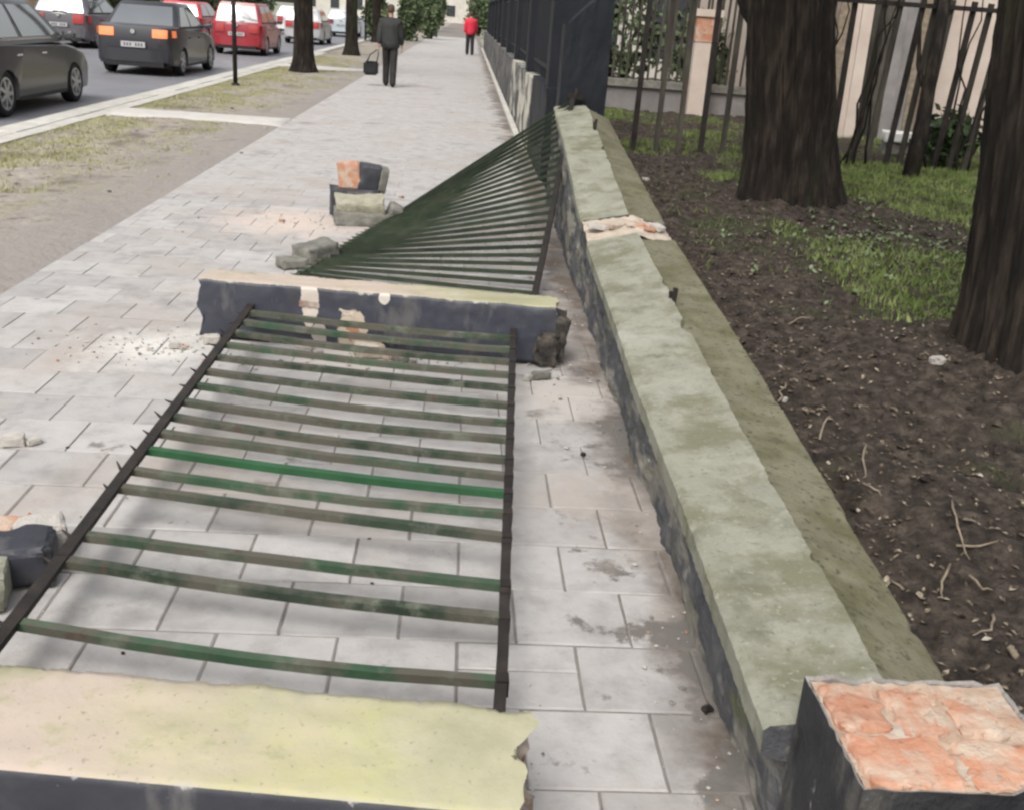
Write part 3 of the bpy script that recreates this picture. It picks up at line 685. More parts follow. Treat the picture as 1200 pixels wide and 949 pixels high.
# ================================================================== STANDING PILLAR AND THE FENCE BEYOND
sp_ = empty('standing_pillar', (1.14, 10.36, 0), label='standing dark pillar with chipped shoulder at the end of the low wall', cat='pillar')
o = MB(); prof = []
P = []
hx, hy = .225, .16
for zi in range(26):
    z = -.05+1.98*zi/25; r = []
    for i in range(48):
        qx, qy = sq(i/48); e = .006*fbm(qx*2, qy*2+z*3, 1)
        x, y = qx*(hx+e), qy*(hy+e); zz = z
        cut = 1.66+.30*max(0, min(1, (x+.20)/.30))+.02*fbm(x*9, y*9, 2)           # broken shoulder on the street side
        r.append((x, y, min(zz, cut)))
    P.append(r)
o.grid(P, 0, True); top = P[-1]
o.grid([top, [(p[0]*.6, p[1]*.6, p[2]+.01) for p in top], [(p[0]*.2, p[1]*.2, p[2]) for p in top]], 1, True); o.add([(p[0]*.2, p[1]*.2, p[2]) for p in top], [tuple(range(48))], 1)
o.build('shaft', [M_black, M_black], sp_)
o = MB(); o.box(-.246, .246, -.181, .181, -.05, .16); o.build('base_course', M_plinth, sp_)

FX = .90
wall2 = empty('boundary_wall', (FX, 11.6, 0), label='pale patched boundary wall under the upright dark fence along the sidewalk', cat='wall')
def wall_piece(y0, y1, zt, name, m, seed):
    n = max(6, int((y1-y0)/.12)); P = []
    for i in range(n+1):
        y = y0+(y1-y0)*i/n; row = []
        for j in range(9):
            z = -.05+(zt+.05)*j/8; row.append((-.0-.012*(1 if fbm(y*1.6, z*3, seed) > .05 else 0)-.005*fbm(y*8, z*8), y-11.6, z))
        row += [(.30, y-11.6, zt), (.30, y-11.6, -.05)]; P.append(row)
    o = MB(); o.grid(P)
    for r in (P[0], P[-1]): o.add(r, [tuple(range(len(r)))])
    return o.build(name, m, wall2)
def pale_extra(n, L, src, c, b):
    a = nnoise(n, L, src, 1.4, 8, (3, 1, 0)); c = mixin(n, L, c, (.07, .07, .075), a, .46, .54); return c
M_dimplinth = mat('dim_patched_plaster', [(.10, .10, .10), (.20, .19, .17)], 3, .9, .4, 40, extra=pale_extra)
M_paleplinth = mat('pale_patched_plaster', [(.40, .38, .32), (.52, .50, .43)], 4, .9, .4, 40, extra=pale_extra)
wall_piece(11.6, 14.2, 1.0, 'wall_section', M_black, 1); wall_piece(14.2, 21, .95, 'wall_section', M_paleplinth, 2); wall_piece(21, 58, .93, 'wall_section', M_dimplinth, 3)
o = MB(); o.box(-.12, -.03, 3.0-0, 46, -.05, .045); o.build('foot_kerb', M_kerb, wall2)
for i, y in enumerate(np.arange(12.0, 54, 4.3)):
    q = empty('standing_pillar', (FX+.225, y, 0), label='upright dark pillar of the boundary fence beyond the gap', cat='pillar', group='pillars of the upright fence')
    o = MB(); o.box(-.205, .19, -.20, .20, -.05, 2.15); o.build('shaft', M_black, q)
    o = MB(); v = [(-.25, -.25, 2.15), (.24, -.25, 2.15), (.24, .25, 2.15), (-.25, .25, 2.15), (-.25, -.25, 2.21), (.24, -.25, 2.21), (.24, .25, 2.21), (-.25, .25, 2.21), (0, 0, 2.34)]
    o.add(v, [(3, 2, 1, 0), (0, 1, 5, 4), (1, 2, 6, 5), (2, 3, 7, 6), (3, 0, 4, 7), (4, 5, 8), (5, 6, 8), (6, 7, 8), (7, 4, 8)]); o.build('cap', M_black, q)
    if i < 9:
        f = empty('fence_panel', (FX+.12, y+2.15, 0), label='upright dark iron fence panel set on the pale boundary wall', cat='fence', group='upright dark fence panels')
        for z in (1.15, 2.05): o = MB(); o.box(-.02, .02, -1.93, 1.93, z-.025, z+.025); o.build('rail', M_black, f)
        o = MB(); o.box(-.018, .018, -.018, .018, 1.0, 2.25); pm_ = o.mesh('picket', M_black)
        for k in range(22): link('picket', pm_, f, (0, -1.85+k*3.7/21, 0))

# ================================================================== RUBBLE
M_plasteredge2 = mat('stained_render', [(.20, .19, .14), (.32, .305, .235), (.40, .38, .30)], 5, .95, .8, 50, bdist=.01)
def chunk(name, label, parts, loc, rz=0, group=None, cat='rubble'):
    e = empty(name, loc, rz, label, cat, group)
    for i, (nm, m, sx, sy, sz, x, y, z, rot, sd) in enumerate(parts):
        me = rough_block(sx, sy, sz, sd, .018*min(1, sx/.25), 9, 7, .010); me.materials.append(m); link(nm, me, e, (x, y, z), rot)
    return e
b1 = gnd(418, 268)
chunk('pillar_chunk', 'big cream and grey pillar chunk lying on the pavement', [('render_block', M_plasteredge2, .40, .24, .20, 0, 0, .02, (R(12), R(-3), 0), 2), ('core', M_stone, .50, .26, .12, .02, -.03, -.01, (0, R(3), .05), 3), ('broken_corner', M_stone, .12, .16, .13, .25, -.02, .04, (.3, .4, .2), 4)], (b1.x+.01, b1.y+.24, 0), R(6))
chunk('brick_chunk', 'dark painted brick chunk lying behind the cream pillar chunk', [('brickwork', M_navy, .20, .20, .24, .19, 0, 0, (0, R(8), .1), 7), ('brick', M_stone, .07, .19, .22, .30, -.01, .0, (0, R(10), .1), 8)], (b1.x-.16, b1.y+.58, .205), R(4))
chunk('brick_chunk', 'broken orange brick standing on the dark painted rubble', [('brick', M_brick, .20, .14, .24, 0, 0, 0, (0, R(-5), .1), 9), ('brick_face', M_brick, .06, .10, .10, .08, -.03, .01, (0, R(4), .3), 19)], (b1.x-.11, b1.y+.58, .215), R(-8))
chunk('pillar_chunk', 'low dark chunk supporting the brick rubble on the pavement', [('block', M_navy, .42, .28, .24, 0, 0, 0, (0, 0, 0), 12), ('broken_edge', M_stone, .3, .1, .08, .02, .12, 0, (0, 0, .1), 13)], (b1.x-.07, b1.y+.52, 0), R(8))
g1 = gnd(358, 316)
chunk('stone_chunk', 'grey broken stone lying under the twisted fence panel corner', [('block', M_stone, .30, .20, .15, .08, .05, 0, (0, R(-6), .5), 21), ('flake', M_stone, .20, .16, .07, -.12, -.04, 0, (0, 0, .2), 22)], (g1.x+.0, g1.y+.12, 0), R(20))
p = gnd(22, 690)
chunk('pillar_chunk', 'dark blue painted pillar chunk with orange brick core beside the flat fence panel', [('painted_block', M_navy, .22, .16, .14, 0, 0, 0, (0, 0, .15), 25), ('brick', M_brick, .14, .12, .10, -.09, .15, .02, (0, 0, -.1), 26), ('mortar_lump', M_plasteredge, .16, .12, .12, .03, .15, .0, (0, 0, .3), 27)], (p.x-.02, p.y+.06, 0), R(8))
p = gnd(-6, 715)
chunk('stone_chunk', 'mossy grey stone chunk at the top rail of the flat fence panel', [('block', M_cope, .16, .2, .12, 0, 0, 0, (0, 0, .3), 29), ('flake', M_cope, .08, .1, .05, .0, .12, 0, (0, 0, .7), 30)], (p.x-.06, p.y+.05, 0))
p = gnd(15, 521)
chunk('plaster_chunk', 'small pale plaster lump lying alone on the left slabs', [('lump', M_plasteredge, .09, .06, .045, 0, 0, 0, (0, 0, .3), 41), ('flake', M_plasteredge, .06, .05, .025, .07, .02, 0, (0, 0, .9), 42)], (p.x, p.y, 0))
p = gnd(640, 440)
chunk('plaster_chunk', 'dark plaster flake lying at the broken foot of the blue pillar', [('flake', M_stone, .10, .05, .04, 0, 0, 0, (0, 0, .3), 43), ('crumb', M_plasteredge, .05, .04, .03, -.07, -.03, 0, (0, 0, .9), 44)], (p.x-.03, p.y-.06, 0))
for (px, py, sx, m, lab) in ((357, 413, .10, M_plasteredge, 'white plaster lump under the bars below the first bare patch of the blue pillar'), (432, 418, .15, M_mortar, 'broken mortar lump under the bars below the brick patch of the blue pillar'), (470, 424, .08, M_stone, 'grey crumb of render under the bars right of the mortar lump'), (248, 402, .09, M_plasteredge, 'pale plaster lump at the head end of the blue pillar'), (205, 408, .06, M_plasteredge, 'pale plaster crumb beside the head end of the blue pillar')):
    p = gnd(px, py); chunk('plaster_chunk', lab, [('lump', m, sx, sx*.7, sx*.5, 0, 0, 0, (0, 0, .3), px*.1), ('crumb', m, sx*.5, sx*.4, sx*.25, sx*.75, -.02, 0, (0, 0, .9), px*.2)], (p.x, p.y, 0))
# single chips you can pick out
cme = []
for i in range(6):
    me = rough_block(1, .75, .45, i+71, .22, 3, 2, .12); me.materials.append([M_plasteredge, M_stone, M_mortar, M_brick, M_darkiron, M_stone][i]); cme.append(me)
for (x, y, s, k, lab) in ((828, 832, .035, 4, 'rusty iron scrap lying at the foot of the low wall'), (683, 533, .03, 4, 'small dark scrap lying between wall and flat fence panel'), (433, 631, .012, 4, None), (436, 683, .011, 4, None), (144, 765, .013, 4, None), (79, 524, .014, 4, None), (330, 260, .05, 3, 'reddish brick crumb lying left of the cream chunk'), (470, 232, .05, 3, 'brick crumb lying right of the orange brick rubble'), (272, 128, .05, 4, 'dark clod lying on the edge of the roadside verge'), (283, 180, .04, 1, None), (128, 225, .04, 1, None)):
    p = gnd(x, y); c = link('debris_chip', cme[k], None, (p.x, p.y, -.002), (0, 0, random.uniform(0, 6))); c.scale = (s, s, s)
    tag(c, lab or 'tiny dark chip lying on the pavement slabs', 'debris', None if lab else 'tiny chips on the pavement')
# crumbs swept around the impact points
o = MB()
def crumb(x, y, s):
    z = s*.25
    vs_ = [(x+s*a*random.uniform(.5, 1.2), y+s*b_*random.uniform(.5, 1.2), max(-.002, z+s*.5*c*random.uniform(.5, 1.2))) for a, b_, c in ((1, 0, 0), (-1, 0, 0), (0, 1, 0), (0, -1, 0), (0, 0, 1), (0, 0, -1))]
    o.add(vs_, [(0, 2, 4), (2, 1, 4), (1, 3, 4), (3, 0, 4), (2, 0, 5), (1, 2, 5), (3, 1, 5), (0, 3, 5)], random.choice([0, 0, 0, 0, 0, 0, 2, 2, 2, 1]))
for (cx, cy, sx, sy, n_) in ((-1.52, 5.05, .28, .16, 320), (-1.25, 8.4, .45, .35, 260), (-.6, 8.9, .4, .3, 60), (-.45, 5.02, .3, .07, 120), (.6, 4.9, .12, .3, 130), (.22, 1.7, .06, .25, 60), (-1.35, 2.9, .2, .3, 80), (.70, 3.2, .07, 1.2, 110), (.70, 6.5, .08, 1.6, 110)):
    for i in range(n_):
        x, y = random.gauss(cx, sx), random.gauss(cy, sy)
        if x < .80 and x > XL: crumb(x, y, .003+.012*random.random()**3)
tag(o.build('plaster_crumbs', [M_plasteredge, M_brick, M_stone], fix=False), 'pale plaster and brick crumbs scattered over the pavement', 'debris', kind='stuff')

# ================================================================== TREES
def trunk_mesh(r, h, seed, flare=.5, bulge=None, lean=(0, 0), n=110, m=90):
    P = []
    for i in range(m+1):
        z = -.15+(h+.15)*(i/m)**1.15; r_ = r*(1-.045*max(0, z))*(1+flare*math.exp(-max(0, z)*4.5)); row = []
        for k in range(n):
            a = 2*math.pi*k/n; ca, sa = math.cos(a), math.sin(a)
            ridge = 1-abs(noise.noise((ca*11+seed, sa*11, z*1.1)))*3.4
            ridge2 = 1-abs(noise.noise((ca*24+seed, sa*24, z*5)))*2.4
            rr = r_*(1+.05*max(-.6, ridge)+.022*ridge2+.05*fbm(ca*1.2+seed, sa*1.2, z*.5)) + .10*flare*max(0, math.cos(5*a+seed))*math.exp(-max(0, z)*5)
            row.append((ca*rr+lean[0]*z, sa*rr+lean[1]*z, z))
        P.append(row)
    return P
def limbs(o, p, d, ln, r, depth):
    pts = [p]; rad = [r]; q = p.copy(); dd = d.copy()
    for i in range(4):
        dd = (dd+Vector((random.gauss(0, .16), random.gauss(0, .16), random.gauss(.05, .1)))).normalized(); q = q+dd*ln/4; pts.append(q.copy()); rad.append(r*(1-.55*(i+1)/4))
    o.tube(pts, rad, 7 if depth > 1 else 5)
    if depth:
        for i in range(3 if depth > 1 else 4):
            k = random.randint(1, 4); limbs(o, pts[k], (dd+Vector((random.gauss(0, .7), random.gauss(0, .7), random.gauss(.2, .35)))).normalized(), ln*.62, rad[k]*.68, depth-1)
def tree(loc, r, h, seed, label, fork=None, flare=.5, lean=(0, 0), group=None, n=110, m=90):
    t = empty('tree', loc, 0, label, 'tree', group)
    o = MB(); o.grid(trunk_mesh(r, h, seed, flare, None, lean, n, m), 0, True)
    o.build('trunk', M_bark, t, smooth=True)
    c = MB(); random.seed(int(seed*10))
    top = Vector((lean[0]*h, lean[1]*h, h-.25))
    for k in range(5):
        a = k*1.26+seed; limbs(c, top-Vector((0, 0, .25*k)), Vector((math.cos(a)*.6, math.sin(a)*.6, .9)).normalized(), h*.55, r*.5, 2)
    c.build('crown', M_bark, t, smooth=True)
    if fork:
        f = MB(); f.tube([Vector(q) for q in fork[0]], fork[1], 16); f.build('limb', M_bark, t, smooth=True)
    return t
tx, ty, tr = TREES[0]
tree((tx, ty, garden_z(tx+.6, ty)), .335, 5.2, 2.3, 'thick dark tree trunk with a side limb between wall and picket fence', fork=([(-.15, .12, 1.0), (-.42, .16, 1.42), (-.62, .18, 1.9), (-.9, .2, 3.2), (-1.1, .2, 4.6)], [.10, .16, .17, .15, .10]), flare=.22, lean=(-.17, 0), n=260, m=170)
tx, ty, tr = TREES[1]
tree((tx, ty, garden_z(tx-.6, ty)-.02), .33, 5.0, 5.1, 'dark mossy tree trunk standing nearest the pillar stub in the garden', flare=.16, lean=(-.13, 0), n=260, m=170)
for i, (px, py, r, lab) in enumerate(((356, 85, .25, 'street tree trunk on the verge next to the thin metal pole'), (412, 65, .22, 'street tree trunk on the verge behind the nearer street tree'), (441, 50, .22, 'street tree trunk on the verge beside the walking man in black'))):
    p = gnd(px, py); tree((p.x, p.y, -.02), r, 5.5, 7.7+i*1.9, lab, flare=.5, lean=(-.008, 0), n=40, m=30)
random.seed(21)

# twigs on the soil
for i, pts in enumerate((((960, 515), (968, 490), (985, 482)), ((1115, 585), (1120, 615), (1135, 655)), ((1120, 640), (1150, 640), (1170, 632)), ((1110, 660), (1103, 690), (1100, 700)), ((1165, 720), (1160, 735), (1140, 745)), ((1060, 690), (1045, 680), (1035, 682)), ((912, 470), (918, 455), (922, 448)), ((1190, 770), (1186, 762), (1183, 758)), ((1015, 520), (1012, 545), (1013, 560)), ((1010, 565), (1025, 572), (1034, 580)), ((1140, 675), (1150, 690), (1165, 690)), ((925, 380), (940, 372), (950, 372)))):
    q = []
    for x, y in pts:
        h = .3
        for _ in range(6): g_ = gnd(x, y, h); h = garden_z(g_.x, g_.y)+.012
        q.append(gnd(x, y, h))
    o = MB(); c0 = q[0].copy(); qq = [q[0].lerp(q[1], t)+Vector((random.gauss(0, .004), random.gauss(0, .004), .0)) for t in (0, .35, .7)]+[q[1].lerp(q[2], t)+Vector((random.gauss(0, .004), random.gauss(0, .004), .0)) for t in (0, .4, .8, 1)]; o.tube([v-c0 for v in qq], [.0045, .0045, .004, .004, .003, .002, .001] if i not in (7,) else [.009, .010, .010, .010, .010, .009, .008], 6); b = o.build('twig', M_twig, loc=c0, smooth=True)
    tag(b, 'thin pale twig lying on the dark garden soil', 'twig', 'twigs on the garden soil')
for i, (x, y, s) in enumerate(((1098, 425, .055), (918, 470, .03), (757, 212, .05), (1178, 205, .05))):
    h = .35
    for _ in range(6): g_ = gnd(x, y, h); h = garden_z(g_.x, g_.y)
    me = rough_block(1.3, 1, .7, i+91, .15, 4, 2, .15); me.materials.append(M_plasteredge); b = link('plaster_lump', me, None, (g_.x, g_.y, h-.01), (0, 0, i)); b.scale = (s, s, s)
    tag(b, ['pale plaster lump lying beside the mossy tree trunk', 'small pale lump on the soil against the wall coping', 'pale lump on the soil at the first garden picket', 'pale lump at the foot of the right garden pickets'][i], 'debris')

# ================================================================== GARDEN PICKET FENCE AND WHAT LIES BEHIND
M_oldwood = mat('weathered_picket', [(.022, .019, .015), (.05, .045, .036), (.085, .078, .062)], 9, .9, .5, 50, stretch=(1, 1, .2), rnd=.3)
gf = empty('picket_fence', (4.2, 10.85, .5), label='old iron picket fence across the garden behind the thick tree', cat='fence')
for i in range(29):
    x = (-2.4+i*.232 if i < 10 else -.08+(i-10)*.175)+random.uniform(-.02, .02)
    o = MB(); ln = random.uniform(-.03, .03) if i < 10 else random.uniform(.02, .10); o.bar((0, 0, -.12), (ln, random.uniform(-.02, .02), 1.68), .054, .03, (0, 1, 0)); pk = o.build('picket', M_oldwood if i % 3 else M_darkiron, gf, loc=(x, random.uniform(-.01, .01), garden_z(4.2+x, 10.85)-.5))
for z in (1.58,): o = MB(); o.bar((-2.5, -.035, z), (3.0, -.035, z+.02), .03, .045, (0, 0, 1)); o.build('rail', M_darkiron, gf)
# dark leaning post among the pickets
p = gnd(1067, 205, .5); q = aty(1108, 0, 10.7)
po = empty('leaning_post', p, label='thick dark leaning post among the right pickets', cat='post'); o = MB(); d = q-p; o.tube([Vector((0, 0, -.1)), d*.3+Vector((.02, 0, 0)), d*.6, d*1.1], [.085, .075, .065, .055], 10); o.build('post', M_bark, po, smooth=True)
o = MB(); o.tube([d*.45, d*.62+Vector((-.12, .05, 0)), d*.85+Vector((-.2, .05, .1))], [.03, .025, .015], 8); o.build('branch', M_bark, po, smooth=True)
# climbing vines
vn = empty('climbing_vine', (4.4, 10.75, .5), label='bare climbing vine stems tangled in the right pickets', cat='vine')
random.seed(5)
for i in range(14):
    x = random.uniform(-.75, 1.3); o = MB(); pts = []; s = random.uniform(-.5, .5)
    for k in range(9): pts.append((x+s*k/9+random.gauss(0, .025), random.gauss(0, .03)-.02, -.05+k*.22))
    o.tube(pts, [.014-.001*k for k in range(9)], 6); o.build('stem', M_bark, vn, smooth=True)
# upright boards leaning on the pink house
bf = empty('board_screen', (5.35, 13.75, .5), label='screen of weathered upright boards leaning against the pink house', cat='boards')
for i in range(11):
    x = -.85+i*.155; o = MB(); o.bar((x, 0, -.1), (x+random.uniform(-.03, .05), .2, random.uniform(1.9, 2.6)), .15, .025, (0, 1, 0)); o.build('board', [M_plastergrey, M_oldwood, M_plasterpink, M_twig][(i*7+i//2) % 4], bf)
# white slab and bush beyond
p = gnd(1058, 178, .55); wb = empty('stone_slab', p, R(-12), label='white stone slab lying behind the leaning post', cat='slab')
me = rough_block(.52, .3, .12, 81, .015, 5, 8); me.materials.append(M_white); link('slab_top', me, wb, (0, 0, .10)); me = rough_block(.5, .26, .16, 82, .02, 5, 8); me.materials.append(M_stone); link('slab_base', me, wb, (0, .01, -.05))
def bush(loc, rx, ry, rz, n, s, m, label, cat='bush', name='bush', group=None):
    e = empty(name, loc, 0, label, cat, group)
    a = rng.normal(size=(n, 3)); a /= np.linalg.norm(a, axis=1)[:, None]; r = rng.uniform(.35, 1, n)**.6
    lump = np.array([.75+.5*fbm(v[0]*2+loc[0], v[1]*2+loc[1], v[2]*2) for v in a])
    c = a*(r*lump)[:, None]*np.array([rx, ry, rz])+np.array([0, 0, rz*.85]); c[:, 2] = np.maximum(c[:, 2], .03)
    u = rng.normal(size=(n, 3)); u /= np.linalg.norm(u, axis=1)[:, None]; v = np.cross(u, rng.normal(size=(n, 3))); v /= np.linalg.norm(v, axis=1)[:, None]
    sz = rng.uniform(.5, 1.3, n)[:, None]*s; V = np.stack([c-u*sz, c+v*sz*.45, c+u*sz, c-v*sz*.45], 1)
    f = tri_soup('foliage', V, 4, m, e); o = MB()
    for k in range(5): o.tube([(0, 0, -.05), (rx*.25*math.cos(k*1.3), ry*.25*math.sin(k*1.3), rz*.6), (rx*.5*math.cos(k*1.3), ry*.5*math.sin(k*1.3), rz*1.2)], [.03*rz+.008, .02*rz+.005, .006], 6)
    o.build('stem', M_bark, e, smooth=True); return e
p = gnd(1122, 198, .52); bush((p.x, p.y+.35, .48), .42, .35, .36, 900, .06, M_ever, 'low dark green bush at the foot of the pink house wall')
p = gnd(985, 160, .52); bush((p.x+.1, p.y+.9, .48), .5, .4, .3, 700, .06, M_ever, 'low dark shrub behind the pickets right of the thick tree')
# rear garden wall with thin railing
rw = empty('rear_wall', (5, 16.2, .5), label='low dark wall with pale coping and thin railing behind the picket fence', cat='wall')
o = MB(); o.box(-3.6, 5, -.15, .15, -.2, .34); o.build('wall_body', M_plastergrey, rw)
o = MB(); o.box(-3.64, 5.04, -.2, .2, .34, .44); o.build('coping', M_stone, rw)
o = MB(); o.box(-3.6, 5, -.02, .02, 1.75, 1.8); o.build('rail', M_darkiron, rw)
o = MB(); o.box(-.017, .017, -.011, .011, .43, 1.9); pm_ = o.mesh('picket', M_oldwood)
for i in range(78): link('picket', pm_, rw, (-3.55+i*.11, 0, 0), (0, random.uniform(-.02, .03), 0))
q = aty(818, 108, 15.9); pc = empty('gate_pillar', (q.x, 15.95, .5), label='pale rendered gate pillar with brick top in the rear wall', cat='pillar')
o = MB(); o.box(-.16, .16, -.16, .16, -.2, 1.05); o.build('shaft', M_plasterpink, pc); o = MB(); o.box(-.17, .17, -.17, .17, 1.05, 1.4); o.build('brick_top', M_brick, pc); o = MB(); o.box(-.2, .2, -.2, .2, 1.4, 1.5); o.build('cap', M_plasterpink, pc)
for i, (x, y, rx, rz) in enumerate(((2.6, 18.2, .95, 1.15), (4.0, 18.6, .9, .95), (5.1, 18.0, .6, .8))):
    bush((x, y, .5), rx, .7, rz, 750, .09, M_hedge, ['tall dark evergreen shrub behind the rear wall next to the standing pillar', 'rounded dark evergreen shrub behind the rear wall left of the pale gate pillar', 'narrow dark evergreen shrub behind the rear wall right of the pale gate pillar'][i])
def house(name, label, x0, x1, y0, y1, z0, z1, m, wins, axis='y', roof=2.2):
    h = empty(name, ((x0+x1)/2, (y0+y1)/2, z0), 0, label, 'building'); hx, hy, H = (x1-x0)/2, (y1-y0)/2, z1-z0
    o = MB(); o.box(-hx, hx, -hy, hy, -.5, H); o.build('wall', m, h)
    o = MB(); v = [(-hx-.3, -hy-.3, H), (hx+.3, -hy-.3, H), (hx+.3, hy+.3, H), (-hx-.3, hy+.3, H), (-hx*.5, 0, H+roof), (hx*.5, 0, H+roof)]
    o.add(v, [(3, 2, 1, 0), (0, 1, 5, 4), (1, 2, 5), (2, 3, 4, 5), (3, 0, 4)]); o.build('roof', M_roof, h)
    o = MB(); 
    for (a, zb, ww, wh, kind) in wins:
        f = MB()
        if axis == 'y': f.box(a-ww/2-.06, a+ww/2+.06, -hy-.05, -hy+.02, zb-.06, zb+wh+.06)
        else: f.box(hx-.02, hx+.05, a-ww/2-.06, a+ww/2+.06, zb-.06, zb+wh+.06)
        fo = f.build('door' if kind == 'd' else 'window', M_wframe if kind != 'd' else M_plastergrey, h); g = MB()
        if axis == 'y': g.box(a-ww/2, a+ww/2, -hy-.065, -hy-.04, zb, zb+wh)
        else: g.box(hx+.04, hx+.065, a-ww/2, a+ww/2, zb, zb+wh)
        g.build('panel' if kind == 'd' else 'pane', M_pane if kind != 'd' else M_plastergrey, fo)
    return h
house('house', 'pale pink rendered house beyond the right end of the picket fence', 4.55, 13, 14.2, 22, .45, 5.4, M_plasterpink, [(1.5, .6, 1.1, 1.4, 'w'), (-3.5, 2.9, 1.0, 1.4, 'w'), (1.5, 2.9, 1.0, 1.4, 'w')])
house('house', 'whitish house with dark windows behind the evergreen shrubs', 1.9, 9.5, 26, 36, .5, 6.5, M_palewall, [(-2.6, .5, 1.0, 1.5, 'w'), (-.9, .5, 1.0, 1.5, 'w'), (.8, .5, 1.0, 1.5, 'w'), (2.5, .5, 1.0, 1.5, 'w'), (-2.6, 3.4, 1.0, 1.5, 'w'), (-.9, 3.4, 1.0, 1.5, 'w'), (.8, 3.4, 1.0, 1.5, 'w')])

# ================================================================== FAR END OF THE STREET
o = MB(); o.box(-22, -16.2, -40, 400, -.155, .02); tag(o.build('pavement', M_path), kind='structure')
for i, (y0, y1, H, m, lab) in enumerate(((18, 48, 11, M_palewall, 'long pale apartment house across the road'), (52, 80, 10, M_ochre, 'ochre rendered house across the road behind the pale one'), (84, 125, 12, M_palewall, 'far pale house across the road beyond the ochre one'))):
    wn = []
    for s in range(3):
        for a in np.arange(-(y1-y0)/2+2, (y1-y0)/2-1, 3.2): wn.append((a, .9+s*3.2, 1.3, 1.7, 'w'))
    house('apartment_house', lab, -34, -22.2, y0, y1, 0, H, m, wn, axis='x', roof=3)
house('apartment_house', 'pale house closing the far end of the street', -30, 30, 190, 200, 0, 12, M_palewall, [(a, 1+s*3.3, 1.5, 1.8, 'w') for s in range(3) for a in np.arange(-27, 28, 4)], roof=4)
for i, (x, y, r, h, lab) in enumerate(((-3.3, 62, .85, 1.6, 'dense green hedge tree on the far verge by the sidewalk'), (-2.3, 70, .9, 1.8, 'second green hedge tree farther along the verge'), (-4.8, 58, .8, 1.5, 'green hedge tree on the far verge next to the kerb'), (.9, 92, 1.4, 2.0, 'far shrub growing over the boundary wall'))):
    bush((x, y, 0), r, r, h, 2200, .16, M_hedge, lab, 'tree', 'hedge_tree')
for i, (x, y) in enumerate(((-19, 62), (-19, 78), (-19, 96), (-4, 100), (-4, 120), (3, 130))):
    bush((x, y, 0), 2.2, 2.2, 2.6, 1600, .35, M_hedge, ['far roadside tree before the ochre house', 'far roadside tree between the houses across the road', 'far roadside tree before the last house across the road', 'far green tree on the verge beyond the hedge trees', 'farthest green tree on the verge', 'far tree behind the boundary wall'][i], 'tree', 'hedge_tree')

# metal poles on the verge
for (px, py, r, lab) in ((276, 101, .045, 'thin dark metal pole standing on the grass verge'), (428, 48, .05, 'far thin metal pole on the verge near the street trees')):
    p = gnd(px, py); e = empty('metal_pole', (p.x, p.y, 0), label=lab, cat='pole'); o = MB(); o.tube([(0, 0, -.1), (0, 0, 3.2)], r, 12); o.build('shaft', M_darkiron, e, smooth=True)
    o = MB(); o.tube([(0, 0, -.02), (0, 0, .05), (0, 0, .06)], [r*1.8, r*1.8, r*1.2], 12); o.build('collar', M_darkiron, e); o = MB(); o.tube([(0, 0, 3.2), (0, 0, 3.24), (0, 0, 3.26)], [r*1.15, r*1.15, r*.4], 12); o.build('cap', M_darkiron, e)

